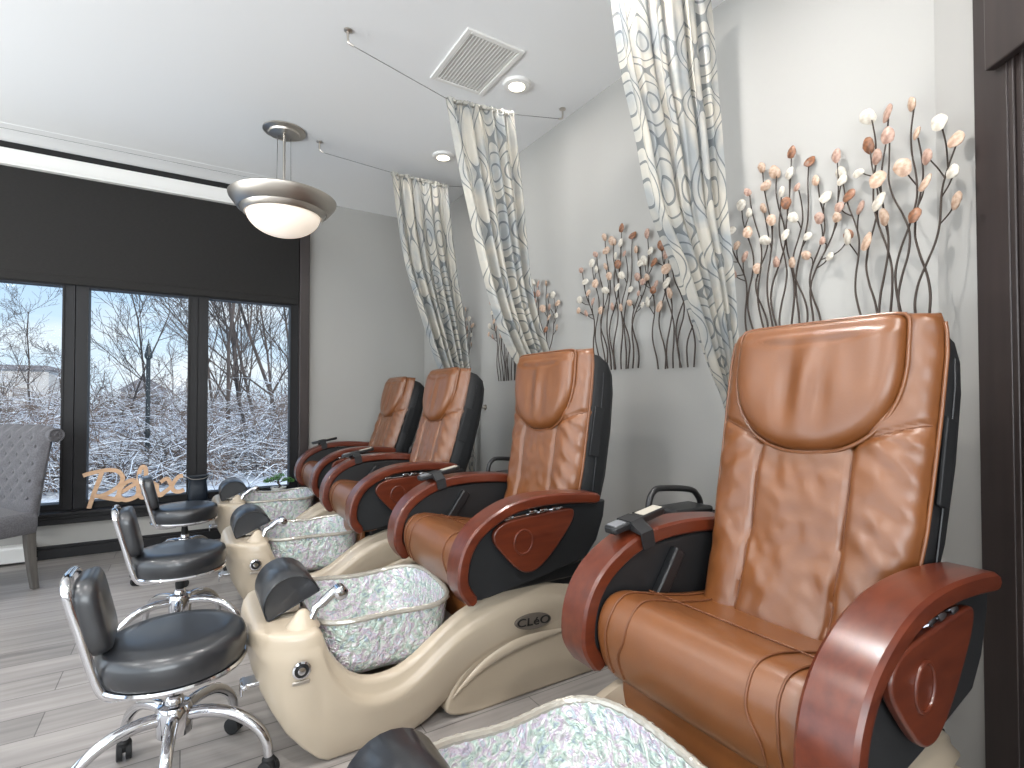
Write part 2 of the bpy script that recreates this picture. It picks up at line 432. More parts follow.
# doorway with dark panelled casing on the angled wall
d = MB()
abox(d, .185, .30, 0, .022, 0, 3.12); abox(d, .30, .42, 0, .012, 0, 3.12)
abox(d, .30, .318, .012, .02, .0, 2.2); abox(d, .334, .345, .012, .018, .78, 2.2)
abox(d, .345, .42, .012, .018, .60, .79)
dd = struct(d.make('door_1', M['casing'], smooth=False, bevel=.003))
d = MB(); abox(d, .26, 1.4, .022, .05, 2.17, 2.42); abox(d, .245, 1.4, .022, .065, 2.42, 2.46)
d.make('door_header', M['casing'], dd, smooth=False, bevel=.004)
d = MB(); abox(d, .42, 1.25, 0, .012, 0, 2.2); abox(d, .44, 1.2, .012, .02, .0, .6)
d.make('door_panel', M['casing'], dd, smooth=False, bevel=.003)

# ------------------------------------------------------------------ roller blind
bl = empty('roller_blind', (-.33, 5.25, 2.1), 0, 'dark charcoal roller blind pulled halfway down over the three windows', 'blind')
o = (-.33, 5.25, 2.1)
MB(o).box((-1.555, 5.252, 2.16), (.905, 5.256, 2.94)).make('blind_fabric', M['blind'], bl, smooth=False)
MB(o).box((-1.555, 5.247, 2.105), (.905, 5.261, 2.165)).make('hem_bar', M['blind'], bl, bevel=.004)

# ------------------------------------------------------------------ ceiling things
def downlight(x, y, label):
    r = empty('ceiling_downlight', (x, y, ZC), 0, label, 'light')
    MB((0, 0, 0)).lathe([(.055, -.02), (.078, -.016), (.084, 0), (.05, 0)], n=32).make('trim_ring', M['white_trim'], r)
    MB((0, 0, 0)).lathe([(.001, -.026), (.03, -.025), (.05, -.02), (.055, -.012)], n=32, cap=True).make('light_diffuser', M['led'], r)
    return r
DL = [(1.69, 2.66), (1.70, 3.75)]
downlight(*DL[0], 'round white ceiling downlight glowing beside the air vent')
downlight(*DL[1], 'round white ceiling downlight glowing just left of the middle curtain')
# unseen downlights added outside the view to brighten the room
for x, y in ((1.2, 1.3), (-.6, 1.3), (-.6, -.9), (1.0, -.6), (-2.4, 1.3), (-2.4, -.9), (-2.4, 3.4)):
    tag(downlight(x, y, 'x'), 'added white ceiling downlight out of view, brightening the room', 'light', 'added downlights out of view')

vx0, vx1, vy0, vy1 = 1.215, 1.565, 2.38, 2.87
vent = empty('air_vent', (1.39, 2.62, ZC), 0, 'white rectangular ceiling air vent with thin parallel slats', 'vent')
o = (1.39, 2.62, ZC)
m = MB(o); t = .028
m.box((vx0, vy0, ZC - .012), (vx0 + t, vy1, ZC)); m.box((vx1 - t, vy0, ZC - .012), (vx1, vy1, ZC))
m.box((vx0 + t, vy0, ZC - .012), (vx1 - t, vy0 + t, ZC)); m.box((vx0 + t, vy1 - t, ZC - .012), (vx1 - t, vy1, ZC))
m.make('vent_frame', M['white_trim'], vent, smooth=False, bevel=.003)
m = MB(o); m.box((vx0 + t, vy0 + t, ZC - .001), (vx1 - t, vy1 - t, ZC)); m.make('vent_backing', M['white_trim'], vent, smooth=False)
ns = 15
for k in range(ns):
    x = vx0 + t + (k + .5) * (vx1 - vx0 - 2 * t) / ns
    m = MB(o); m.obox((x, (vy0 + vy1) / 2, ZC - .008), (.0075, 0, .003), (0, (vy1 - vy0) / 2 - t, 0), (-.0006, 0, .001))
    m.make('slat', M['white_trim'], vent, smooth=False)

# pendant lamp
PX, PY = .585, 4.0
pend = empty('pendant_lamp', (PX, PY, ZC), 0, 'brushed nickel pendant lamp with frosted glass bowl hanging near the windows', 'lamp')
m = MB(); m.lathe([(.142, 0), (.142, -.008), (.13, -.014), (.105, -.018), (.1, -.03), (.07, -.036), (.02, -.04)], n=40); m.make('canopy', M['nickel'], pend)
m = MB(); m.lathe([(.009, -.03), (.009, -.52)], n=12); m.make('rod', M['nickel'], pend)
for k in range(3):
    a = k * 2.1 + .4
    m = MB(); m.tube([(.05 * math.cos(a), .05 * math.sin(a), -.03), (.055 * math.cos(a), .055 * math.sin(a), -.53)], .0022, 6); m.make('suspension_cable', M['wire'], pend)
m = MB(); m.lathe([(.02, -.50), (.12, -.50), (.30, -.485), (.345, -.482), (.356, -.492), (.35, -.51), (.30, -.575), (.288, -.578), (.283, -.57), (.27, -.60), (.255, -.612), (.245, -.605), (.24, -.56), (.06, -.52)], n=64)
m.make('metal_ring', M['nickel'], pend)
m = MB(); prof = [(.246 * math.cos(a), -.59 - .165 * math.sin(a)) for a in [i * pi / 2 / 14 for i in range(14)]] + [(.004, -.755)]
m.lathe(prof, n=48); m.make('glass_bowl', M['bowl_glass'], pend)
for k in range(6):
    a = k * pi / 3 + .25
    m = MB(); m.lathe([(.007, 0), (.007, .012), (.002, .016)], c=(0, 0, 0), n=10, axis='x')
    oo = m.make('thumb_screw', M['black_metal'], pend, loc=(.243 * math.cos(a), .243 * math.sin(a), -.598)); oo.rotation_euler = (0, 0, a)

# ------------------------------------------------------------------ curtain wires and curtains
def curtain_wire(y, lr, label, x0=.83):
    x1 = 2.09
    r = empty('curtain_wire', ((x0 + x1) / 2, y, ZC), 0, label, 'curtain wire', 'steel curtain wires strung below the ceiling')
    o = ((x0 + x1) / 2, y, ZC)
    for x, s in ((x0, 1), (x1, -1)):
        m = MB(o); m.lathe([(.021, ZC), (.021, ZC - .006), (.008, ZC - .012)], c=(x, y, 0), n=16)
        m.tube(cat([(x, y, ZC - .005), (x, y, ZC - .05), (x + s * .006, y, ZC - .066), (x + s * .03, y, ZC - .075)], 4), .006, 8)
        m.make('ceiling_hook', M['nickel'], r)
    pts = [(x0 + .03, y, ZC - .075), (lr[0][0] - .02, y, lr[0][1] - .004), (lr[0][0], y, lr[0][1] - .005), (lr[1][0], y, lr[1][1] - .005), (lr[1][0] + .02, y, lr[1][1] - .004), (x1 - .03, y, ZC - .075)]
    m = MB(o); m.tube(pts, .0022, 6); m.make('wire', M['wire'], r)
def zw(t, sag): return ZC - .075 - sag
def curtain(y, sag, L, R, label, seed, tail):
    # L/R: left and right edges as (X, Z) from wire to tie-back, then tail
    rnd = random.Random(seed)
    nu, nv = 90, 90
    Lc = cat(L + tail[0], 8); Rc = cat(R + tail[1], 8)
    def along(c, t):
        q = t * (len(c) - 1); i = min(int(q), len(c) - 2); fr = q - i
        return (c[i][0] + (c[i + 1][0] - c[i][0]) * fr, c[i][1] + (c[i + 1][1] - c[i][1]) * fr)
    c0 = ((L[0][0] + R[0][0]) / 2, y, .3)
    m = MB(c0); ids = []
    ph = rnd.random() * 6
    for j in range(nv + 1):
        t = j / nv
        l, rr = along(Lc, t), along(Rc, t)
        wdt = abs(rr[0] - l[0])
        row = []
        for i in range(nu + 1):
            u = i / nu
            uu = u + .025 * math.sin(2 * pi * 3 * u + ph)
            x = l[0] + (rr[0] - l[0]) * uu; z = l[1] + (rr[1] - l[1]) * u
            amp = (.016 + .022 * min(1, t * 2.2)) * min(1, .35 + wdt / .5)
            fold = math.sin(2 * pi * 5.5 * u + ph + .8 * math.sin(2 * t + ph)) + .45 * math.sin(2 * pi * 11 * u + 2 * ph + t * 2)
            if t < .05: fold = fold * (.5 + 10 * t) + .5 * math.sin(2 * pi * 16 * u) * (1 - t * 20)
            yy = y + amp * fold
            z += .006 * math.sin(2 * pi * 9 * u) * (1 if t < .03 else 0)
            k = m.add((x + .01 * math.sin(2 * pi * 5.5 * u + ph + 1.3), yy, z)); row.append(k)
            m.uv[k] = (u * 1.05 + ph, t * 2.35)
        ids.append(row)
    for j in range(nv):
        for i in range(nu):
            m.f.append((ids[j][i], ids[j][i + 1], ids[j + 1][i + 1], ids[j + 1][i]))
    r = empty('curtain', c0, 0, label, 'curtain', 'lattice curtains dividing the pedicure chairs')
    cloth = m.make('curtain_cloth', M['curtain'], r, recalc=False, ang=180)
    # gathered header tunnel
    h = MB(c0); pts = []
    for i in range(60):
        u = i / 59
        pts.append((L[0][0] + (R[0][0] - L[0][0]) * u, y + .012 * math.sin(u * 70), L[0][1] + (R[0][1] - L[0][1]) * u - .012))
    h.tube(pts, [.012 + .004 * math.sin(i * 1.9) for i in range(60)], 8); hh = h.make('curtain_header', M['curtain'], r)
    return r
tail = ([(2.03, 1.10), (2.02, .9), (2.01, .62), (2.0, .35)], [(2.11, 1.10), (2.115, .9), (2.12, .62), (2.12, .35)])
Ls = lambda d: d
curtain_wire(1.46, ((1.30, 2.99), (1.90, 3.0)), 'steel curtain wire of the nearest curtain')
curtain_wire(2.73, ((1.267, 2.938), (1.707, 2.98)), 'steel curtain wire with hooks by the air vent carrying the middle curtain', .70)
curtain_wire(4.03, ((1.384, 3.022), (1.863, 3.022)), 'steel curtain wire beside the pendant lamp carrying the far curtain')
curtain(1.46, .05, [(1.30, 2.99), (1.36, 2.62), (1.40, 2.45), (1.469, 2.248), (1.549, 1.972), (1.673, 1.772), (1.78, 1.578), (1.90, 1.36), (2.0, 1.19)],
        [(1.90, 3.0), (1.925, 2.755), (1.94, 2.55), (1.956, 2.382), (1.98, 2.057), (2.005, 1.83), (2.03, 1.646), (2.062, 1.391), (2.09, 1.19)],
        'nearest grey and cream lattice curtain swept back behind the big tan chair', 3, tail)
curtain(2.73, .1, [(1.267, 2.938), (1.344, 2.598), (1.409, 2.349), (1.476, 2.094), (1.544, 1.864), (1.61, 1.68), (1.70, 1.5), (1.85, 1.32), (2.0, 1.19)],
        [(1.707, 2.98), (1.743, 2.696), (1.773, 2.42), (1.80, 2.13), (1.832, 1.896), (1.89, 1.68), (1.97, 1.482), (2.03, 1.34), (2.09, 1.19)],
        'middle lattice curtain hanging just below the ceiling air vent', 5, tail)
curtain(4.03, .02, [(1.384, 3.022), (1.436, 2.647), (1.495, 2.334), (1.545, 2.17), (1.599, 2.022), (1.713, 1.703), (1.803, 1.475), (1.91, 1.3), (2.0, 1.19)],
        [(1.863, 3.022), (1.892, 2.645), (1.939, 2.312), (1.97, 2.1), (2.006, 1.892), (2.03, 1.69), (2.054, 1.509), (2.08, 1.33), (2.09, 1.19)],
        'far lattice curtain nearest the pendant lamp and windows', 9, tail)
hk = MB(); hk.tube(cat([(XR, 3.93, 1.145), (2.08, 3.93, 1.145), (1.99, 3.93, 1.14), (1.98, 3.93, 1.17)], 4), .007, 8); hk.lathe([(.025, XR), (.025, XR - .008)], c=(0, 3.93, 1.145), n=16, axis='x')
tag(hk.make('tieback_hook', M['nickel'], None), 'metal wall hook holding back the far curtain', 'hook')

# ------------------------------------------------------------------ wall sculptures
LEAVES = None
def leaf_mesh(seed):
    rnd = random.Random(seed); m = MB(); n = 14; rings = []
    a_, b_ = .026 * rnd.uniform(.85, 1.1), .026 * rnd.uniform(1.0, 1.45)
    tip = rnd.uniform(0, .35)
    for s, dx in ((.02, -.006), (.5, -.005), (.85, -.002), (1, 0), (.97, .003), (.5, 0.0), (.02, -.001)):
        ring = []
        for k in range(n):
            a = 2 * pi * k / n
            rr = 1 + .05 * math.sin(3 * a + seed) + .04 * math.sin(5 * a + 2 * seed)
            y = a_ * s * rr * math.cos(a) * (1 - tip * max(0, math.sin(a)) ** 2 * .5)
            z = b_ * s * rr * math.sin(a)
            ring.append((dx, y, z))
        rings.append(ring)
    m.loft(rings)
    return m
def sculpture(seed, wid, hgt, nst, nleaf, lscale, low, label, group, y, z0):
    rnd = random.Random(seed)
    r = empty('tree_wall_sculpture', (XR, y, z0), 0, label, 'wall sculpture', group)
    br = MB(); paths = []
    # leaf spots spread over the fan-shaped crown
    spots = []; tries = 0; md = .9 * math.sqrt(wid * hgt * (1 - low) / nleaf)
    while len(spots) < nleaf and tries < 6000:
        tries += 1
        q = (rnd.uniform(-.5, .5) * wid, hgt * rnd.uniform(low, 1))
        top = hgt * (1 - .9 * (q[0] / wid) ** 2 + .05 * math.sin(q[0] * 40 + seed))
        if q[1] > top: continue
        if all((q[0] - p[0]) ** 2 + (q[1] - p[1]) ** 2 > md * md for p in spots): spots.append(q)
        elif tries % 400 == 0: md *= .93
    tops = sorted(sorted(spots, key=lambda p: -p[1])[:nst + 4], key=lambda p: p[0])
    rnd2 = [tops[int((i + .5) * len(tops) / nst)] for i in range(nst)]
    for i in range(0, nst - 2, 2):          # let neighbouring stems cross
        if rnd.random() < .85: rnd2[i], rnd2[i + 1] = rnd2[i + 1], rnd2[i]
    used = []
    for i in range(nst):
        b0 = ((i + .5) / nst - .5) * wid * .56 + rnd.uniform(-.01, .01)
        tp = rnd2[i]; used.append(tp); xo = -.020 - .009 * (i % 3)
        ph = rnd.random() * 6; amp = rnd.uniform(.02, .042); pts = []
        for k in range(11):
            t = k / 10
            wob = amp * math.sin(t * 8 + ph) * math.sin(pi * min(1, t * 1.02))
            pts.append((xo - .005 * math.sin(t * 5), b0 + (tp[0] - b0) * (t ** 1.5) + wob, (tp[1] - .02) * t))
        p = cat(pts, 4); paths.append(p)
        br.tube(p, [.0043 - .0018 * k / (len(p) - 1) for k in range(len(p))], 6)
    tips = [(p[-1], p[-3]) for p in paths]
    for q in spots:
        if q in used: continue
        best = None
        for p in paths:
            for k in range(6, len(p) - 3, 2):
                dy, dz = q[0] - p[k][1], q[1] - p[k][2]
                if dz < .035: continue
                c = math.hypot(dy, dz * .8 - .05)
                if best is None or c < best[0]: best = (c, p, k)
        if best is None: continue
        _, p, k = best; a = Vector(p[k]); e2 = Vector((a.x - .008, q[0], q[1] - .012)); dd = e2 - a
        tg = Vector(p[min(k + 2, len(p) - 1)]) - a
        e1 = a + dd * .45 + tg.normalized() * .012 + Vector((0, dd.y * .12, -abs(dd.y) * .18))
        c = cat([tuple(a), tuple(e1), tuple(e2)], 5); br.tube(c, .0024, 5); tips.append((c[-1], c[-3]))
    br.make('branches', M['stem'], r)
    mats = ['leafW', 'leafB', 'leafB', 'leafP', 'leafW', 'leafB', 'leafP', 'leafW', 'leafR']
    for i, (p, q) in enumerate(tips):
        sd_ = rnd.randint(0, 7); mk = mats[(i * 5 + seed) % len(mats)]
        key = (sd_, mk)
        me = KIDS.get(key)
        if me is None:
            o = leaf_mesh(sd_).make('leaf', M[mk], r); KIDS[key] = o.data
        else:
            o = bpy.data.objects.new('leaf', me); COL.objects.link(o); o.parent = r
        ang = math.atan2(p[1] - q[1], p[2] - q[2]) + rnd.uniform(-.5, .5)
        k_ = lscale * rnd.uniform(.85, 1.1)
        o.location = (p[0] - .006, p[1] + .018 * math.sin(ang) * k_, p[2] + .02 * math.cos(ang) * k_); o.scale = (1, k_, k_)
        o.rotation_euler = (-ang, rnd.uniform(-.35, .35), rnd.uniform(-.45, .45))
    return r
G = 'bronze tree sculptures with shell leaves on the right wall'
A1 = sculpture(11, .56, .82, 12, 40, .74, .42, 'dense bronze tree wall sculpture directly above the nearest tan chair back', G, 1.285, 1.42)
B1 = sculpture(23, .44, .84, 8, 24, .90, .42, 'taller loose-stemmed bronze tree wall sculpture next to the dark doorway casing', G, .835, 1.42)
B1.location.x = 2.115; B1.rotation_euler.z = -.33
def cp(o, y, z, label, s=(1, 1, 1)):
    c = copy_tree(o); c.location = (XR, y, z); c.rotation_euler = (0, 0, 0); c['label'] = label; c.scale = s
    return c
cp(A1, 2.30, 1.385, 'bronze tree wall sculpture in open wall left of the nearest curtain', (1, 1.12, 1))
cp(B1, 1.86, 1.37, 'bronze tree wall sculpture partly covered by the nearest curtain', (1, 1, .92))
cp(B1, 3.08, 1.36, 'bronze tree wall sculpture just right of the middle curtain', (1, 1, .86))
cp(A1, 3.50, 1.36, 'bronze tree wall sculpture mostly hidden behind the middle curtain')
cp(B1, 4.33, 1.36, 'bronze tree wall sculpture just right of the far curtain', (1, 1, .86))

# ------------------------------------------------------------------ pedicure chair
OX = .9
def offs(x, y, z): return (x, y, z)
def build_chair():
    root = empty('pedicure_chair', (OX, 0, 0))
    o = (OX, 0, 0)
    # ---- tub body: loft along x
    W = [(.185, .10), (.19, .145), (.2, .185), (.22, .23), (.25, .265), (.29, .29), (.34, .302), (.5, .306), (1.2, .306), (1.6, .29), (1.75, .26), (1.79, .22)]
    ZT = [(.185, .40), (.19, .425), (.2, .44), (.22, .448), (.38, .45), (.395, .435), (.405, .405), (.42, .365), (.45, .318), (.49, .272), (.53, .248), (.57, .237), (.62, .235), (.67, .245), (.72, .27), (.77, .303), (.83, .345), (.89, .382), (.96, .41), (1.04, .432), (1.13, .445), (1.22, .448), (1.3, .44), (1.39, .42), (1.6, .37), (1.75, .31), (1.79, .27)]
    ZB = [(.185, .37), (.2, .31), (.22, .255), (.25, .195), (.29, .125), (.34, .065), (.39, .015), (.42, 0), (.70, 0), (.77, .022), (.83, .06), (.90, .105), (1.0, .155), (1.1, .185), (1.2, .195), (1.79, .2)]
    xs = [.185, .19, .2, .21, .22, .235, .25, .27, .29, .315, .34, .365, .38, .388, .395, .4, .405, .412, .42, .435, .45, .47, .49, .51, .53, .55, .57, .6, .63, .66, .69, .72, .75, .78, .81, .84, .87, .9, .94, .98, 1.02, 1.06, 1.1, 1.15, 1.2, 1.26, 1.32, 1.4, 1.5, 1.6, 1.7, 1.75, 1.79]
    rings = []
    for x in xs:
        w, zt, zb = interp(W, x), interp(ZT, x), interp(ZB, x)
        h = zt - zb
        rec = .085 * max(0, min(1, (x - .395) / .03)) * max(0, min(1, (1.10 - x) / .06))
        k = min(1, h / .2)
        j = .3 + .7 * max(0, min(1, (x - .36) / .08))
        half = [(w * .60, zb), (w * .86, zb), (w * .90, zb + .012 * k), (w * .95, zb + h * .3), (w * .985, zb + h * .55), (w, zt - .085 * k), (w - .002, zt - .07 * k), (w - .014 * j, zt - .055 * k), (w - .020 * j, zt - .045 * k), (w - .022 * j, zt - .02 * k), (w - .005 * (1 - j) - .027 * j, zt - .008 * k), (w - .012 * (1 - j) - .036 * j, zt - .001 * k), (w - .06 * k, zt), (w - .075 * k, zt - rec * .6), (w * .4, zt - rec)]
        
        ring = [(x, -y, z) for y, z in half] + [(x, y, z) for y, z in reversed(half)]
        rings.append(ring)
    m = MB(o); m.loft(rings)
    # beige nub that carries the shower head
    m.loft([[(.345 + .052 * s * math.cos(a), -.215 + .045 * s * math.sin(a), z) for a in [k * pi / 8 for k in range(16)]] for s, z in ((1.1, .44), (1, .452), (.62, .475), (.3, .497), (.12, .502))])
    m.make('tub_body', M['beige'], root, ang=50)
    # ---- lower housing
    prof = cat([(.84, .05), (.95, .0), (1.2, 0.0), (1.5, 0.0), (1.72, .01), (1.74, .12), (1.7, .26), (1.2, .27), (.95, .2)], 5, True)
    m = MB(o); m.loft([[(x * .98 + .02 if False else x, y, z) for x, z in prof] for y in (-.285, -.24, .24, .285)])
    m.make('motor_housing', M['beige2'], root, bevel=.012, bseg=3)
    # raised swoosh rib on the near and far flanks
    for s in (-1, 1):
        m = MB(o)
        p = cat([(.86, s * .296, .09), (.98, s * .299, .175), (1.12, s * .300, .22), (1.26, s * .300, .232), (1.42, s * .294, .225)], 6)
        m.tube(p, [.002 + .02 * math.sin(pi * i / (len(p) - 1)) for i in range(len(p))], 10, flat=.5)
        m.make('flank_rib', M['beige'], root)
    # ---- basin
    cx, cy = .645, 0.0
    def rimpt(a, s=1.0, z=0):
        ca, sa = math.cos(a), math.sin(a)
        n = 3.5
        r = 1 / ((abs(ca) ** n + abs(sa) ** n) ** (1 / n))
        x = .268 * r * ca; y = .264 * r * sa
        y *= 1 - .06 * math.cos(x / .278 * pi) * 0.6
        return (cx + x * s, cy + y * s, z)
    na = 72
    def rimz(a): return .440 + .008 * math.cos(2 * a) + .007 * math.sin(a * 3 + .5)
    rings = []
    outer = [(1.0, 0), (.985, -.03), (.972, -.07), (.955, -.12), (.93, -.165), (.86, -.2), (.6, -.222), (.02, -.226)]
    for s, dz in outer: rings.append([(lambda p: (p[0], p[1], rimz(2 * pi * k / na) + dz))(rimpt(2 * pi * k / na, s)) for k in range(na)])
    inner = [(.02, -.21), (.45, -.205), (.68, -.19), (.80, -.16), (.875, -.115), (.925, -.065), (.95, -.03), (.97, .004), (1.0, 0)]
    rings = rings[::-1]
    rin = []
    for s, dz in inner: rin.append([(lambda p: (p[0], p[1], rimz(2 * pi * k / na) + dz))(rimpt(2 * pi * k / na, s)) for k in range(na)])
    m = MB(o); m.loft(rings + rin[::-1][1:])
    ba = m.make('basin', M['basin'], root, ang=70)
    m = MB(o); m.tube([(lambda p, a: (p[0], p[1], rimz(a) + .002))(rimpt(2 * pi * k / 140, .995), 2 * pi * k / 140) for k in range(140)], [.0105 + .0012 * math.sin(k * 2.6) for k in range(140)], 8, closed=True)
    m.make('basin_rim', M['rim'], ba)
    # ---- footrest: D-shaped black roll, with metal post
    m = MB(o); th = math.radians(24); rings = []
    fc = (.322, .512)
    def dsh(s):
        P = [(-.092 * s, -.03 * s), (.092 * s, -.03 * s)]
        for k in range(15):
            a = pi * k / 14; P.append((.096 * s * math.cos(a), -.022 * s + .1 * s * math.sin(a)))
        return [(fc[0] + x * math.cos(th) + z * math.sin(th) * -1 * 0 - z * math.sin(th), fc[1] + x * math.sin(th) + z * math.cos(th)) for x, z in P]
    for y, s in ((-.125, .93), (-.131, .97), (-.128, 1.0), (.128, 1.0), (.131, .97), (.125, .93)):
        rings.append([(x, y, z) for x, z in dsh(s)])
    m.loft(rings); fr = m.make('footrest', M['black_vinyl'], root, ang=50)
    m = MB(o); m.box((.29, -.09, .448), (.36, .09, .495)); m.make('footrest_post', M['nickel'], fr, bevel=.006)
    # ---- shower head in its holder
    m = MB(o); m.tube([(.365, -.225, .455), (.385, -.222, .50), (.405, -.22, .51)], .014, 12); m.tube([(.405, -.22, .51), (.435, -.215, .53), (.455, -.212, .538)], [.016, .018, .02], 12)
    m.lathe([(.016, -.026), (.024, -.02), (.024, .02), (.016, .026)], c=(.468, -.21, .535), n=16, axis='y')
    m.make('shower_head', M['chrome'], root)
    # ---- jet control, label ring, drain lever
    m = MB(o); m.lathe([(.028, -.306), (.028, -.316), (.022, -.318), (.02, -.312), (.013, -.312), (.012, -.322), (.004, -.323)], c=(.325, 0, .345), n=28, axis='y')
    jc = m.make('jet_control', M['chrome'], root)
    m = MB(o); m.lathe([(.0225, -.312), (.0225, -.3165), (.014, -.3165)], c=(.325, 0, .345), n=24, axis='y'); m.make('control_ring', M['black_plastic'], jc)
    m = MB(o); m.obox((.325, -.305, .302), (.026, 0, .0), (0, .002, 0), (0, 0, .006)); m.make('control_label', M['nickel'], root, bevel=.004)
    m = MB(o); m.box((.165, -.20, .275), (.25, -.14, .29)); m.box((.162, -.195, .25), (.17, -.145, .29)); m.lathe([(.009, -.205), (.009, -.135)], c=(.175, 0, .28), n=14, axis='y'); m.make('drain_lever', M['chrome'], root, bevel=.004)
    # ---- maker's badge
    m = MB(o); P = [(1.218 + .088 * math.cos(k * pi / 16), .303 + .031 * math.sin(k * pi / 16) - .006 * math.cos(k * pi / 16)) for k in range(32)]
    m.prism(P, 'y', -.312, -.300)
    bd = m.make('badge', M['badge'], root, bevel=.002)
    cu = bpy.data.curves.new('lettering', 'FONT'); cu.body = 'CL\u00e9O'; cu.size = .047; cu.extrude = .0012; cu.align_x = 'CENTER'; cu.align_y = 'CENTER'; cu.space_character = 1.05; cu.offset = .0005
    to = bpy.data.objects.new('tmp', cu); COL.objects.link(to)
    dg = bpy.context.evaluated_depsgraph_get(); me = bpy.data.meshes.new_from_object(to.evaluated_get(dg)); bpy.data.objects.remove(to)
    lo = bpy.data.objects.new('lettering', me); COL.objects.link(lo); me.materials.clear(); me.materials.append(M['lettering'])
    lo.parent = bd; lo.rotation_euler = (pi / 2, math.radians(4), 0); lo.scale = (1.35, .95, 1); lo.location = (1.218 - OX, -.3125, .303)

    # ================= seat assembly (slides) =================
    m = MB(o)
    prof = cat([(1.50, .585), (1.36, .597), (1.2, .618), (1.06, .648), (.97, .668), (.918, .66), (.887, .625), (.876, .58), (.882, .53), (.905, .47), (.945, .435), (1.0, .43), (1.15, .455), (1.5, .51)], 5, True)
    cxp, czp = 1.15, .54
    rings = []
    for y, s in ((-.288, .80), (-.286, .90), (-.280, .955), (-.268, .985), (-.25, 1), (-.2, 1.0), (-.16, 1.004), (0, 1.008), (.16, 1.004), (.2, 1.0), (.25, 1), (.268, .985), (.280, .955), (.286, .90), (.288, .80)):
        ins = (1 - s) * .16
        rr = []
        for x, z in prof:
            dx, dz = x - cxp, z - czp
            rr.append((cxp + dx * (1 - ins / .3), y, czp + dz * (1 - ins / .11 * .55)))
        rings.append(rr)
    m.loft(rings)
    st = m.make('seat', M['leather'], root, ang=60)
    m = MB(o)
    def seam(y0, y1, x0, x1):
        pts = []
        for i in range(25):
            t = i / 24
            q = x0 + (x1 - x0) * t
            # height of the seat surface at q
            z = interp([(.876, .58), (.887, .625), (.918, .66), (.97, .669), (1.06, .649), (1.2, .619), (1.36, .598), (1.5, .586)], q)
            pts.append((q, y0 + (y1 - y0) * t, z + .001))
        m.tube(pts, .0028, 6)
    for s in (-1, 1):
        seam(s * .17, s * .215, 1.07, 1.45); seam(s * .235, s * .25, 1.07, 1.45)
        for y0, y1 in ((.17, .20), (.235, .24)):
            pts = [(1.07, s * y0, .648), (.97, s * (y0 + .005), .6705), (.918, s * y0, .6625), (.885, s * y0, .625), (.874, s * (y0 + .005), .58), (.880, s * y1, .53), (.903, s * y1, .47)]
            m.tube(cat(pts, 4), .003, 6)
    m.tube([(1.07 + .03 * (y / .27) ** 2 * 0, y, .649 + .0005) for y in [(-.27 + .54 * i / 20) for i in range(21)]], .0024, 6)
    m.make('seat_seams', M['piping'], st)
    m = MB(o); P = cat([(.945, .46), (.938, .38), (.95, .30)], 4)
    m.loft([[(x, y, z) for x, z in P] + [(x + .03, y, z) for x, z in reversed(P)] for y in (-.25, -.24, .24, .25)]); m.make('front_skirt', M['leather'], root, bevel=.008)
    m = MB(o); m.box((1.02, -.297, .44), (1.56, .297, .50)); m.box((.99, -.27, .40), (1.5, .27, .45)); m.box((1.0, -.2, .33), (1.5, .2, .41)); m.make('seat_frame', M['black_plastic'], root, bevel=.01)
    # arms
    armc = [(.905, .462), (.862, .53), (.868, .62), (.905, .69), (.965, .74), (1.05, .78), (1.14, .80), (1.25, .806), (1.38, .80), (1.50, .787)]
    for s in (-1, 1):
        # bent board
        pc = cat(armc, 6); rings = []
        n = len(pc)
        for i, (x, z) in enumerate(pc):
            a = pc[max(0, i - 1)]; b = pc[min(n - 1, i + 1)]
            t = Vector((b[0] - a[0], 0, b[1] - a[1])).normalized(); nn = Vector((-t.z, 0, t.x))
            th_ = .022; y0, y1 = s * .285, s * .395
            if i == 0: th_ = .014
            if i == n - 1: th_ = .016
            c = Vector((x, 0, z)); R = []
            for (yy, q) in ((y0, -.75), (y0 + s * .006, -1), (y1 - s * .010, -1), (y1 - s * .002, -.7), (y1, 0), (y1 - s * .002, .7), (y1 - s * .010, 1), (y0 + s * .010, 1), (y0 + s * .002, .7), (y0, 0)):
                p = c + nn * (q * th_); R.append((p.x, yy, p.z))
            rings.append(R)
        m = MB(o); m.loft(rings); am = m.make('armrest', M['mahogany'], root, ang=35)
        # chrome hinge clips under the arm
        m = MB(o)
        for xx in (1.06, 1.17, 1.22, 1.28): m.lathe([(.009, -.018), (.011, -.012), (.011, .012), (.009, .018)], c=(xx, s * .372, .752 + .012 * (xx > 1.1)), n=12, axis='x')
        m.tube([(1.03, s * .366, .745), (1.32, s * .366, .765)], .004, 8)
        m.make('hinge_clip', M['chrome'], am)
        # folding wooden side tray
        P = cat([(1.0, .715), (1.06, .742), (1.2, .752), (1.34, .760), (1.372, .742), (1.35, .69), (1.27, .60), (1.2, .545), (1.15, .532), (1.10, .55), (1.03, .62), (.99, .675)], 4, True)
        m = MB(o); m.prism(P, 'y', s * .362, s * .384)
        tr = m.make('side_tray', M['mahogany'], root, bevel=.006, bseg=3)
        m = MB(o); ang_ = [2 * pi * k / 40 for k in range(40)]
        m.tube([(1.12 + .042 * math.cos(a), s * .385, .655 + .046 * math.sin(a)) for a in ang_], .004, 8, closed=True); m.make('cup_recess', M['mahogany'], tr)
        # black vinyl side panel
        P = [(.90, .475), (.885, .56), (.90, .65), (.95, .712), (1.03, .752), (1.12, .772), (1.3, .779), (1.50, .768), (1.57, .77), (1.56, .70), (1.52, .6), (1.46, .535), (1.2, .485), (.99, .455), (.93, .452)]
        m = MB(o); m.prism(P, 'y', s * .298, s * .352); m.make('side_panel', M['black_cloth'], root, bevel=.008)
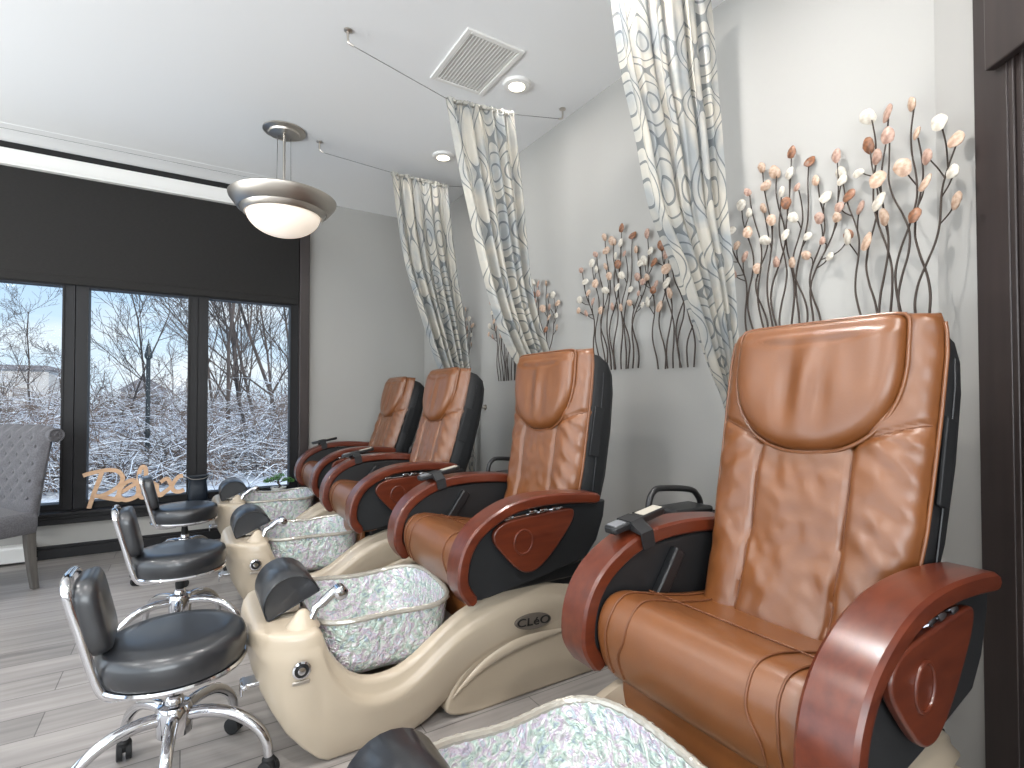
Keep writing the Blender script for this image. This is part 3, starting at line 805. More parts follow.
    # inner flap lever on the far side
    m = MB(o); m.obox((1.16, .281, .675), (.018, 0, -.012), (0, .014, 0), (.05, 0, .07)); m.make('recline_lever', M['black_plastic'], root, bevel=.006)
    # ================= back assembly, built upright about the pivot =================
    piv = (1.44, 0, .585)
    HB = .86
    def wid(l):   # half width along the back
        return interp([(-.05, .235), (0, .25), (.15, .268), (.3, .284), (.6, .294), (.75, .297), (.82, .292), (.86, .278)], l)
    nl = 100; ny = 84; rings = []
    def lean_(l): return -.035 * ((l / HB) ** 2) - .03 * (1 - min(1, max(0, l) / .3)) ** 2
    def endfac(l):
        t = (l + .045) / (HB + .045)
        e_ = min(1, (1 - t) / .035, t / .03 + .25)
        return math.sqrt(max(0, 1 - (1 - min(1, e_)) ** 2))
    def backf(y, l):
        w = wid(l); q = min(1, abs(y) / w); endf = endfac(l)
        depth = .062 * max(.12, endf) * (1 + .10 * math.sin(l * 5 + .4))
        f = depth * (max(0, 1 - q ** 6)) ** .5
        g = 0
        ls = .50 + .42 * (abs(y) - .125)
        if l < .60: g += .012 * math.exp(-((abs(y) - .128) / .008) ** 2)
        if abs(y) > .122: g += .011 * math.exp(-((l - ls) / .009) ** 2)
        if abs(y) > .13: f += .012 * math.cos((abs(y) - .21) / .09 * pi / 2) * endf
        else: f += .007 * math.cos(y / .13 * pi / 2) * endf
        f += (.006 * noise.noise(Vector((y * 9, l * 7, 3.1))) + .004 * noise.noise(Vector((y * 20 + l * 10, l * 22 - y * 16, 7.7)))) * endf
        if abs(y) > .135 and l < .52:
            a_ = l * 1.0 + abs(y) * .8 + .03 * noise.noise(Vector((y * 6, l * 6, 4)))
            f += .0042 * math.sin(a_ * 70) * min(1, (abs(y) - .13) / .08) * (.6 + .8 * noise.noise(Vector((y * 4, l * 5, 9))))
        if abs(y) < .13:  # pulls by the seams of the middle panel
            f += .0035 * math.sin((l * .9 - abs(y) * .9) * 52) * (abs(y) / .13) ** 2 * (.4 + noise.noise(Vector((y * 3, l * 4, 12))))
        return -(f - g * endf) + lean_(l)
    for i in range(nl + 1):
        t = i / nl; l = -.045 + t * (HB + .045)
        w = wid(l); endf = endfac(l)
        ring = []
        for k in range(ny + 1):
            y = -w + 2 * w * k / ny
            ring.append((backf(y, l), y, l))
        for k in range(1, 8):
            y = w - 2 * w * k / 8
            ring.append((.012 * max(.1, endf) + lean_(l), y * .985, l))
        rings.append(ring)
    m = MB(); m.loft(rings)
    bk = m.make('backrest', M['leather'], root, loc=(piv[0] - OX, 0, piv[2]), ang=75)
    # headrest pillow, a hanging flap
    pcx, w0, ztop, zbot = 0, .236, .846, .468
    na, nr = 88, 16
    def outl(a):
        ca, sa = math.cos(a), math.sin(a)
        zc = .72
        if sa >= 0:
            n = 14; r = 1 / ((abs(ca) ** n + abs(sa) ** n) ** (1 / n)); y, z = w0 * r * ca, (ztop - zc) * r * sa
        else:
            n = 2.3; r = 1 / ((abs(ca) ** n + abs(sa) ** n) ** (1 / n)); y, z = w0 * r * ca, (zc - zbot) * r * sa
        tap = interp([(-.3, .98), (0, 1.0), (.14, .99)], z)
        return y * tap - .002, zc + z
    m = MB(); cen = None; rings = []
    for j in range(nr + 1):
        s = j / nr
        ring = []
        for k in range(na):
            y, z = outl(2 * pi * k / na)
            zc = .72; yy = y * s; zz = zc + (z - zc) * s
            th_ = .05 * (1 - s ** 9) ** .5 if s < 1 else 0
            lean = -.035 * (zz / HB) ** 2
            wr = .006 * noise.noise(Vector((yy * 13, zz * 5, 2.2))) + .004 * math.sin(yy * 46) * max(0, (zz - .79) / .06) + .008 * math.exp(-(yy / .09) ** 2) * math.sin(yy * 60 + zz * 3) * math.exp(-((zz - .64) / .12) ** 2)
            sm = .007 * math.exp(-((zz - (.772 + .55 * yy * yy)) / .006) ** 2)
            ring.append((-.058 + lean - th_ * (.75 + .25 * (zz < .8)) - (wr - sm) * (1 - s ** 3), yy, zz))
        rings.append(ring)
    rings.append([(-.05 - .035 * (outl(2 * pi * k / na)[1] / HB) ** 2, outl(2 * pi * k / na)[0] * .97, .72 + (outl(2 * pi * k / na)[1] - .72) * .97) for k in range(na)])
    rings.append([(-.02, outl(2 * pi * k / na)[0] * .6, .72 + (outl(2 * pi * k / na)[1] - .72) * .6) for k in range(na)])
    m.loft(rings); hp = m.make('headrest_pillow', M['leather'], bk, ang=80)
    m = MB(); pts = []
    for k in range(na):
        y, z = outl(2 * pi * k / na); pts.append((-.066 - .035 * (z / HB) ** 2, y * 1.005, .72 + (z - .72) * 1.005))
    m.tube(pts, .0052, 8, closed=True); m.make('pillow_piping', M['leather'], bk)
    for s in (-1, 1):
        m = MB(); m.tube([(-.012 - .035 * (l / HB) ** 2, s * (wid(l) + .003), l) for l in [(-.03 + .86 * i / 30) for i in range(31)]], .0048, 8)
        m.make('edge_piping', M['leather'], bk)
        m = MB(); sm = []
        for i in range(40):
            l = .0 + .56 * i / 39; sm.append((backf(s * .128, l) - .0008, s * .128, l))
        m.tube(sm, .0026, 6); m.make('panel_seam', M['piping'], bk)
        m = MB(); sm = []
        for i in range(20):
            yy = .128 + .155 * i / 19; l = .50 + .42 * (yy - .125); sm.append((backf(s * yy, l) - .0008, s * yy, l))
        m.tube(sm, .0026, 6); m.make('yoke_seam', M['piping'], bk)
    # black shell behind
    prof = [(-.03, .11, .24), (0, .13, .25), (.1, .145, .262), (.3, .155, .283), (.5, .155, .292), (.68, .15, .294), (.76, .14, .29), (.81, .12, .28), (.838, .08, .26)]
    rings = []
    for l, dpt, w in prof:
        lean = -.035 * (l / HB) ** 2
        rings.append([(lean + .004, -w * .96, l), (lean + .004, w * .96, l), (lean + .02, w, l), (lean + dpt * .7, w, l), (lean + dpt * .93, w * .93, l), (lean + dpt, w * .8, l), (lean + dpt, -w * .8, l), (lean + dpt * .93, -w * .93, l), (lean + dpt * .7, -w, l), (lean + .02, -w, l)])
    m = MB(); m.loft(rings)
    sh = m.make('back_shell', M['black_cloth'], root, loc=(piv[0] - OX, 0, piv[2]), ang=50)
    for s in (-1, 1):
        m = MB(); m.tube([(interp([(0, .07), (.8, .03)], l) , s * (interp([(0, .272), (.1, .28), (.3, .287), (.5, .294), (.68, .296), (.76, .291)], l)), l) for l in [.02 + .74 * i / 20 for i in range(21)]], .003, 6)
        m.make('shell_seam', M['black_plastic'], sh)
    m = MB(); m.box((.0, -.302, .38), (.055, -.292, .60)); m.make('velcro_flap', M['black_cloth'], sh, bevel=.003)
    return root

def adjust(root, dx, tilt, bdx=0):
    for c in root.children:
        b = c.name.split('.')[0]
        if b in ('seat', 'armrest', 'side_tray', 'side_panel', 'recline_lever', 'front_skirt', 'seat_frame'):
            c.location.x += dx
        if b in ('backrest', 'back_shell'):
            c.location.x += dx + bdx
            c.rotation_euler = (0, math.radians(tilt), 0)
CG = 'tan leather pedicure chairs in a row along the right wall'
proto = build_chair()
specs = [(.83, .085, 15.5, -.10, 'largest tan pedicure chair in the row, closest to the dark doorway casing'),
         (2.10, 0.0, 9.5, .02, 'pedicure chair whose beige tub side shows the oval badge'),
         (3.37, -.05, 17, .0, 'third pedicure chair from the doorway, in front of the far curtain'),
         (4.64, 0.0, 20, .02, 'pedicure chair closest to the window wall, farthest in the row')]
chairs = []
for i, (y, dx, tl, bdx, lb) in enumerate(specs):
    c = proto if i == 0 else copy_tree(proto)
    c.location = (OX, y, 0); chairs.append(c); tag(c, lb, 'chair', CG)
for c, (y, dx, tl, bdx, lb) in zip(chairs, specs): adjust(c, dx, tl, bdx)

# ------------------------------------------------------------------ remote controls strapped to the far arms
def remote():
    r = empty('remote_control', (0, 0, 0))
    m = MB(); P = [(-.10, -.02), (-.09, -.026), (.07, -.024), (.085, -.015), (.085, .015), (.07, .024), (-.09, .026), (-.10, .02)]
    m.prism([(x, y) for x, y in P], 'z', 0.004, .026); m.make('remote_body', M['black_plastic'], r, bevel=.005)
    m = MB(); m.box((.005, -.018, .0255), (.075, .018, .0275)); m.make('keypad', M['screen'], r, bevel=.001)
    m = MB(); m.box((-.092, -.019, .0255), (-.055, .019, .0285)); m.make('remote_nose', M['remote_grey'], r, bevel=.002)
    m = MB(); rings = []
    for x in (-.048, -.008):
        rings.append([(x, -.028, .028), (x, .028, .028), (x, .032, .02), (x, .064, -.002), (x, .065, -.05), (x, .061, -.05), (x, .059, -.006), (x, .026, 0.0), (x, -.026, 0.0), (x, -.059, -.006), (x, -.061, -.05), (x, -.065, -.05), (x, -.064, -.002), (x, -.032, .02)])
    m.loft(rings); m.make('remote_strap', M['black_cloth'], r)
    return r
rp = remote()
rl = ['black remote control strapped to the far armrest of the largest tan chair', 'black remote control strapped to the far armrest of the chair with the oval badge',
      'black remote control strapped to the far armrest of the third chair from the doorway', 'black remote control on the farthest armrest, by the window wall']
for i, (y, dx, tl, bdx, lb) in enumerate(specs):
    c = rp if i == 0 else copy_tree(rp)
    c.location = (1.10 + dx, y + .34, .827); c.rotation_euler = (0, -math.radians(11), 0); c.scale = (1.2, 1.05, 1.0)
    tag(c, rl[i], 'remote control', 'remote controls strapped to the chair arms')

# ------------------------------------------------------------------ trolleys between the chairs
def trolley():
    o = (1.70, 1.46, 0)
    r = empty('utility_trolley', o)
    x0, x1, y0, y1 = 1.53, 1.85, 1.375, 1.545
    for z in (.14, .42, .68):
        m = MB(o); th = .006
        m.box((x0, y0, z), (x1, y1, z + th)); m.box((x0, y0, z), (x0 + th, y1, z + .075)); m.box((x1 - th, y0, z), (x1, y1, z + .075)); m.box((x0, y0, z), (x1, y0 + th, z + .075)); m.box((x0, y1 - th, z), (x1, y1, z + .075))
        m.make('tray', M['black_plastic'], r, smooth=False)
    for y in (y0 - .008, y1 + .008):
        for x in (x0 + .01, x1 - .01):
            m = MB(o); m.tube([(x, y, .06), (x, y, .74)], .011, 10); m.make('post', M['black_metal'], r)
    y = (y0 + y1) / 2
    m = MB(o); m.tube(cat([(x0 - .002, y, .66), (x0 - .002, y, .74), (x0 + .006, y, .81), (x0 + .03, y, .846), (x0 + .075, y, .856), (x1 - .085, y, .838), (x1 - .035, y, .81), (x1 - .012, y, .765), (x1 - .004, y, .66)], 6), .0125, 10); m.make('handle', M['black_metal'], r)
    m = MB(o); m.box((1.62, y0 + .02, .685), (1.838, y1 - .02, .775)); m.make('bin', M['black_plastic'], r, bevel=.01)
    for x in (x0 + .01, x1 - .01):
        for y in (y0 - .008, y1 + .008):
            m = MB(o); m.lathe([(.03, -.012), (.033, -.008), (.033, .008), (.03, .012)], c=(x, y, .034), n=18, axis='y'); m.make('caster', M['rubber'], r)
    return r
tp = trolley()
for i, (y, lb) in enumerate(((1.46, 'black utility trolley with tube handle behind the nearest two chairs'), (2.73, 'black utility trolley between the second and third chairs'), (4.0, 'black utility trolley between the two farthest chairs'))):
    c = tp if i == 0 else copy_tree(tp); c.location = (1.70, y, 0); tag(c, lb, 'trolley', 'black utility trolleys between the chairs')

# ------------------------------------------------------------------ rolling stools
def stool():
    r = empty('rolling_stool', (0, 0, 0))
    m = MB(); m.lathe([(.02, .362), (.17, .362), (.192, .372), (.2, .395), (.2, .425), (.193, .445), (.175, .456), (.12, .461), (.02, .463)], n=56); s = m.make('seat', M['black_vinyl'], r)
    m = MB(); m.lathe([(.05, .345), (.175, .35), (.198, .356), (.202, .364), (.198, .37), (.05, .37)], n=56); m.make('seat_band', M['chrome'], s)
    # back frame: chrome U
    m = MB()
    pts = cat([(-.06, -.10, .345), (-.13, -.10, .345), (-.168, -.10, .36), (-.192, -.10, .42), (-.222, -.10, .53), (-.242, -.10, .60), (-.252, -.097, .642), (-.258, -.065, .663), (-.260, 0, .667), (-.258, .065, .663), (-.252, .097, .642), (-.242, .10, .60), (-.222, .10, .53), (-.192, .10, .42), (-.168, .10, .36), (-.13, .10, .345), (-.06, .10, .345)], 5)
    m.tube(pts, .0125, 10, flat=.75); m.make('back_frame', M['chrome'], r)
    # pad
    m = MB(); rings = []
    ax = Vector((-.072, 0, .30)).normalized(); nx = Vector((ax.z, 0, -ax.x)); c = Vector((-.212, 0, .555))
    for d, s in ((-.012, .86), (-.008, .95), (.0, 1.0), (.028, 1.0), (.038, .96), (.043, .86), (.045, .4)):
        ring = []
        for k in range(48):
            a = 2 * pi * k / 48; ca, sa = math.cos(a), math.sin(a); n = 4.5
            q = 1 / ((abs(ca) ** n + abs(sa) ** n) ** (1 / n))
            ring.append(tuple(c + nx * d + Vector((0, .112 * q * ca * s, 0)) + ax * (.106 * q * sa * s)))
        rings.append(ring)
    m.loft(rings); m.make('back_pad', M['black_vinyl'], r, ang=60)
    # gas lift
    m = MB(); m.lathe([(.014, .24), (.014, .35)], n=16); m.lathe([(.026, .20), (.026, .262), (.022, .268), (.018, .272)], n=20); m.lathe([(.06, .345), (.04, .33), (.02, .325)], n=20)
    m.make('gas_lift', M['chrome'], r)
    m = MB(); m.lathe([(.019, .270), (.021, .292), (.018, .318)], n=16); m.make('lift_boot', M['rubber'], r)
    m = MB(); m.lathe([(.03, .155), (.048, .162), (.052, .228), (.045, .245), (.03, .25)], n=24); m.make('hub', M['chrome'], r)
    for k in range(5):
        a = 2 * pi * k / 5 + .855; ca, sa = math.cos(a), math.sin(a)
        m = MB(); P = cat([(.035, .212), (.10, .216), (.18, .198), (.245, .152), (.272, .105), (.278, .066)], 5)
        m.tube([(d * ca, d * sa, z) for d, z in P], [.019 - .005 * i / (len(P) - 1) for i in range(len(P))], 10); lg = m.make('leg', M['chrome'], r)
        m = MB(); b = a + 1.1 * k
        cx_, cy_ = .278 * ca, .278 * sa
        for sgn in (-1, 1):
            o_ = Vector((math.cos(b), math.sin(b), 0)) * (.013 * sgn); rings = []
            for dd, rr in ((-.009, .02), (-.007, .027), (.007, .027), (.009, .02)):
                rings.append([tuple(Vector((cx_, cy_, .028)) + o_ + Vector((math.cos(b), math.sin(b), 0)) * dd + Vector((-math.sin(b), math.cos(b), 0)) * (rr * math.cos(q)) + Vector((0, 0, rr * math.sin(q)))) for q in [2 * pi * j / 18 for j in range(18)]])
            m.loft(rings)
        m.lathe([(.018, .03), (.02, .058), (.012, .066)], c=(cx_, cy_, 0), n=12)
        m.make('caster', M['rubber'], lg)
    return r
sp_ = stool()
for i, (x, y, rz, lb) in enumerate(((-.016, 1.965, .0, 'black rolling stool nearest the viewer, beside the tub of the badge chair'), (-.008, 3.06, .03, 'middle black rolling stool of the three'), (.012, 4.30, .08, 'farthest black rolling stool, in front of the wooden word sign'))):
    c = sp_ if i == 0 else copy_tree(sp_); c.location = (x, y, .0); c.rotation_euler = (0, 0, rz); c.scale = (1, 1, 1.055); tag(c, lb, 'stool', 'black rolling stools at the tubs')

# ------------------------------------------------------------------ grey tufted chair
gc = empty('tufted_chair', (-1.11, 4.56, 0), 0, 'grey button-tufted upholstered chair with scrolled back by the window', 'chair')
hd = math.radians(218); GF = Vector((math.cos(hd), math.sin(hd), 0)); GW = Vector((-GF.y, GF.x, 0))
if GW.y > 0: GW = -GW       # towards the viewer
GO = Vector((0, 0, 0))
def gp(fw, sd, z): return GF * fw + GW * sd + Vector((0, 0, z))
# reference: near rear bottom corner
hw = .27
m = MB(); rings = []
nl, ny = 60, 56
bt = [(-.19, .46), (-.20, .58), (-.215, .72), (-.232, .85), (-.246, .94), (-.262, .985), (-.285, 1.008)]
bc = cat(bt, 9)
def tuft(y, s):
    v = 0; p = .115; r = .11
    i = round(s / (r / 2)); 
    best = 9
    for ii in range(i - 1, i + 2):
        off = (ii % 2) * p / 2
        j = round((y - off) / p)
        d = math.hypot(y - (j * p + off), (s - ii * r / 2) * 1.0)
        best = min(best, d)
    return best
L_ = [0]
for a, b in zip(bc, bc[1:]): L_.append(L_[-1] + math.hypot(b[0] - a[0], b[1] - a[1]))
btn = MB(); done = set()
for i, (fx, z) in enumerate(bc):
    a = bc[max(0, i - 1)]; b = bc[min(len(bc) - 1, i + 1)]
    tx, tz = b[0] - a[0], b[1] - a[1]; q = math.hypot(tx, tz); tx, tz = tx / q, tz / q
    nx_, nz_ = tz, -tx      # forward normal
    w = hw + .035 * (L_[i] / L_[-1])
    ring = []
    for k in range(ny + 1):
        y = -w + 2 * w * k / ny
        e = (max(0, 1 - (abs(y) / w) ** 8)) ** .5
        d = tuft(y, L_[i]); puff = .018 * (1 - math.exp(-(d / .03) ** 2)) if L_[i] > .1 else .018
        f = .04 * e + puff * e
        ring.append(gp(fx + nx_ * f, y, z + nz_ * f))
    for k in range(1, 12):
        y = w - 2 * w * k / 12
        ring.append(gp(fx - nx_ * .04, y, z - nz_ * .04))
    rings.append([tuple(p) for p in ring])
m.loft(rings); gb = m.make('backrest', M['grey_fabric'], gc, ang=70)
m = MB(); c = (-.268, .978)
rings = []
for sd, s in ((-.318, .8), (-.312, 1), (.312, 1), (.318, .8)):
    rings.append([tuple(gp(c[0] + .044 * s * math.cos(a), sd, c[1] + .044 * s * math.sin(a))) for a in [2 * pi * k / 24 for k in range(24)]])
m.loft(rings); m.make('scroll_roll', M['grey_fabric'], gc, ang=50)
for sd in (-.319, .319):
    m = MB(); m.tube([tuple(gp(c[0] + (.007 + .0026 * k) * math.cos(k * .55), sd, c[1] + (.007 + .0026 * k) * math.sin(k * .55))) for k in range(12)], .006, 6)
    m.tube([tuple(gp(c[0] + .041 * math.cos(k * pi / 12), sd, c[1] + .041 * math.sin(k * pi / 12))) for k in range(24)], .006, 6, closed=True)
    m.make('scroll_piping', M['grey_fabric'], gc)
nb = 0
for ii in range(2, 13):
    s = ii * .055
    if s > L_[-1] - .05: break
    off = (ii % 2) * .0575
    for j in range(-2, 3):
        y = j * .115 + off
        if abs(y) > .24: continue
        t = next(i for i in range(len(L_)) if L_[i] >= s); fx, z = bc[t]
        a = bc[max(0, t - 1)]; b = bc[min(len(bc) - 1, t + 1)]; tx, tz = b[0] - a[0], b[1] - a[1]; q = math.hypot(tx, tz); nx_, nz_ = tz / q, -tx / q
        P = gp(fx + nx_ * .043, y, z + nz_ * .043)
        m = MB(); u1 = GF * nx_ + Vector((0, 0, nz_)); u2 = GW; u3 = u1.cross(u2)
        m.loft([[tuple(P + u1 * h + (u2 * math.cos(q_) + u3 * math.sin(q_)) * r_) for q_ in [2 * pi * k / 10 for k in range(10)]] for r_, h in ((.010, -.004), (.011, .002), (.007, .006), (.002, .007))])
        m.make('button', M['grey_fabric'], gc)
m = MB(); rings = []
for fx, s in ((-.2, .94), (-.19, 1), (.26, 1), (.30, .97), (.315, .85)):
    zz = [(.345, 1), (.36, 1.02), (.45, 1.03), (.485, .99), (.50, .9)]
    R = []
    R = [gp(fx, -hw * 1.0 * s, .36), gp(fx, -hw * 1.06 * s, .40), gp(fx, -hw * 1.06 * s, .46), gp(fx, -hw * .98 * s, .495), gp(fx, 0, .515), gp(fx, hw * .98 * s, .495), gp(fx, hw * 1.06 * s, .46), gp(fx, hw * 1.06 * s, .40), gp(fx, hw * 1.0 * s, .36)]
    rings.append([tuple(p) for p in R])
m.loft(rings); m.make('seat', M['grey_fabric'], gc, bevel=.012, ang=60)
for fx, sd, spl in ((-.17, hw - .03, -.035), (-.17, -hw + .03, -.035), (.26, hw - .035, .02), (.26, -hw + .035, .02)):
    m = MB(); rings = []
    for t in (0, .25, .5, .75, 1):
        z = .38 * (1 - t); w = .026 - .008 * t; f = fx + spl * t ** 1.6
        rings.append([tuple(gp(f - w, sd - w, z)), tuple(gp(f + w, sd - w, z)), tuple(gp(f + w, sd + w, z)), tuple(gp(f - w, sd + w, z))])
    m.loft(rings); m.make('leg', M['grey_wood'], gc, smooth=False, bevel=.003)

# ------------------------------------------------------------------ sill objects, heater
ht = MB(); P = [(5.262, .005), (5.19, .02), (5.185, .12), (5.20, .135), (5.262, .14)]
ht.prism(P, 'x', -3.0, -.93); ht.box((-.95, 5.17, 0), (-.925, 5.262, .03))
tag(ht.make('baseboard_heater', M['heater'], None, smooth=False, bevel=.004), 'low white baseboard heater on the floor behind the grey tufted chair', 'heater')

sx, sz = .00102, .00118
def sp(q): return (-.655 + (q[0] - 152) * sx, .362 + (318 - q[1]) * sz)
strokes = [
    [(150, 96), (200, 82), (300, 68), (365, 82), (392, 122), (378, 168), (330, 206), (262, 236), (218, 232)],
    [(262, 82), (240, 150), (212, 230), (188, 312)],
    [(222, 232), (270, 246), (330, 262), (372, 272), (395, 268)],
    [(350, 262), (385, 222), (440, 190), (474, 168), (456, 146), (414, 158), (378, 200), (372, 248), (412, 276), (470, 264), (500, 240)],
    [(480, 258), (515, 200), (542, 120), (536, 66), (512, 62), (496, 110), (494, 216), (514, 266), (556, 262)],
    [(604, 186), (566, 166), (544, 210), (552, 260), (590, 250), (614, 184), (616, 236), (640, 262), (670, 240)],
    [(640, 172), (682, 150), (708, 190), (728, 236), (766, 248), (800, 236)],
    [(792, 136), (756, 146), (706, 212), (660, 248), (620, 262)],
    [(180, 312), (200, 314)]]
m = MB((-.33, 5.215, .36))
for i, st_ in enumerate(strokes[:-1]):
    P = cat([sp(q) for q in st_], 6); rings = []
    for j, (x, z) in enumerate(P):
        a = P[max(0, j - 1)]; b = P[min(len(P) - 1, j + 1)]; tx, tz = b[0] - a[0], b[1] - a[1]; q = math.hypot(tx, tz) or 1
        w = .0145; nx_, nz_ = -tz / q * w, tx / q * w; e = .0009 * i + .00022 * j
        rings.append([(x - nx_, 5.205 - e, z - nz_), (x + nx_, 5.205 - e, z + nz_), (x + nx_, 5.228 + e, z + nz_), (x - nx_, 5.228 + e, z - nz_)])
    m.loft(rings)
tag(m.make('word_sign', M['sign_wood'], None, loc=(-.33, 5.215, .36), smooth=False), 'cut-out wooden script sign reading Relax standing on the windowsill', 'sign')

va = empty('vase', (.105, 5.225, .36), 0, 'dark navy vase with wire handle on the windowsill right of the wooden sign', 'vase')
m = MB(); rings = []
for z, s in ((0, .9), (.004, .96), (.06, 1.0), (.12, .92), (.165, .86), (.19, 1.0), (.205, 1.12), (.208, 1.12), (.20, 1.02), (.18, .84), (.06, .9)):
    rings.append([(.076 * s * (abs(math.cos(a)) ** .6) * (1 if math.cos(a) > 0 else -1), .042 * s * (abs(math.sin(a)) ** .6) * (1 if math.sin(a) > 0 else -1), z) for a in [2 * pi * k / 32 for k in range(32)]])
m.loft(rings); m.make('vase_body', M['navy'], va)
m = MB(); m.tube(cat([(-.078, -.03, .205), (-.05, -.052, .188), (0, -.056, .182), (.05, -.052, .188), (.078, -.03, .205)], 5), .003, 6); m.make('wire_handle', M['nickel'], va)

bo = empty('bonsai', (.74, 5.23, .36), 0, 'small green bonsai in a white pot on the windowsill behind the farthest chair', 'plant')
m = MB(); m.lathe([(.05, 0), (.058, .01), (.066, .05), (.068, .055), (.06, .055), (.055, .045), (.01, .045)], n=24); pt = m.make('pot', M['white_ceramic'], bo)
m = MB(); m.tube(cat([(0, 0, .04), (.012, 0, .07), (-.008, 0, .10), (.01, 0, .13)], 5), [.009] * 5 + [.008] * 5 + [.006] * 6, 8)
for e in ((-.07, .01, .12), (.075, -.01, .115), (.01, .0, .16)): m.tube([(0, 0, .095), (e[0] * .6, e[1], e[2] * .95), e], .004, 6)
m.make('trunk', M['bark'], bo)
m = MB(); rnd = random.Random(4)
for (cx_, cz_, rx) in ((-.075, .125, .05), (.0, .155, .06), (.07, .12, .055), (.105, .105, .03), (-.02, .135, .05), (-.1, .115, .03)):
    for k in range(70):
        a, b, r_ = rnd.uniform(0, 2 * pi), rnd.uniform(-1, 1), rnd.random() ** .4
        p = Vector((cx_ + rx * r_ * math.cos(a) * math.sqrt(1 - b * b), rx * .6 * r_ * math.sin(a), cz_ + rx * .42 * r_ * b))
        d1 = Vector((rnd.uniform(-1, 1), rnd.uniform(-1, 1), rnd.uniform(-.4, .8))).normalized() * .011; d2 = d1.orthogonal().normalized() * .005
        i = [m.add(p - d1), m.add(p + d2), m.add(p + d1), m.add(p - d2)]; m.f.append(tuple(i))
m.make('foliage', M['green'], bo, recalc=False, smooth=False)

# ------------------------------------------------------------------ outside
g = MB(); n = 60; ids = []
for j in range(n + 1):
    row = []
    y = 5.5 + 110 * (j / n) ** 2
    for i in range(n + 1):
        x = -45 + 90 * i / n
        row.append(g.add((x, y, -.30 + .05 * noise.noise(Vector((x * .5, y * .5, 0))) - .04 + .25 * min(1, max(0, (y - 13) / 20)))))
    ids.append(row)
for j in range(n):
    for i in range(n): g.f.append((ids[j][i], ids[j][i + 1], ids[j + 1][i + 1], ids[j + 1][i]))
struct(g.make('ground_outside', M['snow'], recalc=False))
sbox('ground_street', (-40, -25, -.4), (20, 5.4, -.32), M['snow'])

def twig(m, rnd, x, y, z, ln, r, dirx, diry, n=6):
    p = Vector((x, y, z)); d = Vector((dirx, diry, 1.0)).normalized(); pts = [tuple(p)]
    for k in range(n):
        d = (d + Vector((rnd.uniform(-.3, .3), rnd.uniform(-.3, .3), -.22 + rnd.uniform(-.25, .15)))).normalized()
        p = p + d * (ln / n)
        if p.z < z - .02: p.z = z - .02
        pts.append(tuple(p))
    m.tube(pts, [r * (1 - .75 * k / n) for k in range(n + 1)], 4, cap=False)
    return pts
br = MB(); rnd = random.Random(21)
for k in range(2600):
    y = 11.2 + 12 * rnd.random() ** 1.5; x = rnd.uniform(-.32 * y - .3, .26 * y + .3)
    if x > .02 * y and y < 12.5 and rnd.random() < .6: y += 1.5
    ln = rnd.uniform(.9, 3.0); th = rnd.uniform(0, 2 * pi); t = rnd.uniform(.2, 1.3)
    pts = twig(br, rnd, x, y, -.28, ln, rnd.uniform(.007, .014), t * math.cos(th), t * math.sin(th))
    for q in range(3):
        a = pts[rnd.randint(1, 5)]
        twig(br, rnd, a[0], a[1], a[2], ln * .4, .006, rnd.uniform(-1.5, 1.5), rnd.uniform(-1.5, 1.5), 3)
tag(br.make('snowy_brush', M['brush'], None, recalc=False, smooth=False), 'tangle of snow covered brush outside the windows', 'brush', kind='stuff')
far = MB(); rnd = random.Random(8)
for k in range(1100):
    y = rnd.uniform(30, 56); x = rnd.uniform(-.34 * y, .28 * y)
    ln = rnd.uniform(1.3, 2.8) if x < -.1 * y else rnd.uniform(1.6, 3.9); th = rnd.uniform(0, 2 * pi); t = rnd.uniform(.1, .7)
    pts = twig(far, rnd, x, y, -.1, ln, .03, t * math.cos(th), t * math.sin(th), 5)
    for q in range(2):
        a = pts[rnd.randint(1, 4)]; twig(far, rnd, a[0], a[1], a[2], ln * .45, .018, rnd.uniform(-1, 1), rnd.uniform(-1, 1), 3)
tag(far.make('distant_thicket', M['brush'], None, recalc=False, smooth=False), 'hazy line of bare shrubs far across the snow field', 'brush', kind='stuff')

def tree(x, y, h, lean, seed, spread, label, group, r0=None, depth=4, first=.3):
    rnd = random.Random(seed); tr = MB((x, y, -.3)); bb = MB((x, y, -.3))
    def grow(m, p, d, ln, r, lev):
        pts = [tuple(p)]; seg = 5; kids_ = []
        for k in range(seg):
            d = (d + Vector((rnd.uniform(-.12, .12), rnd.uniform(-.12, .12), .05 if lev else .02))).normalized()
            p = p + d * (ln / seg); pts.append(tuple(p))
            if lev > 0 or (k + 1) / seg >= first: kids_.append((p.copy(), d.copy(), (k + 1) / seg))
        m.tube(pts, [max(.006, r * (1 - .6 * k / seg)) for k in range(seg + 1)], 5 if lev < 2 else 3, cap=False)
        if lev < depth:
            for q, dd, t in kids_:
                for _ in range(2 if lev < 2 else 1):
                    ax = dd.orthogonal().normalized(); ax = Matrix.Rotation(rnd.uniform(0, 2 * pi), 3, dd) @ ax
                    nd = (dd * (1 - spread * .5) + ax * spread * rnd.uniform(.6, 1.2)).normalized()
                    grow(bb, q, nd, ln * rnd.uniform(.32, .5) * (1.15 - .4 * t), r * (1 - .6 * t) * .55, lev + 1)
    grow(tr, Vector((x, y, -.3)), Vector((lean[0], lean[1], 1)).normalized(), h, r0 or h * .012, 0)
    t = empty('bare_tree', (x, y, -.3), 0, label, 'tree', group)
    tr.make('trunk', M['tree'], t, recalc=False); bb.make('branches', M['tree'], t, recalc=False)
def at(u, dist, ph=math.atan(1)):
    # ground spot seen in picture column u at a distance along the view
    r = (u - 512) / 526.5
    return (.5284 + .849 * r) * dist, (.849 - .5284 * r) * dist
TG = 'bare trees outside the windows'
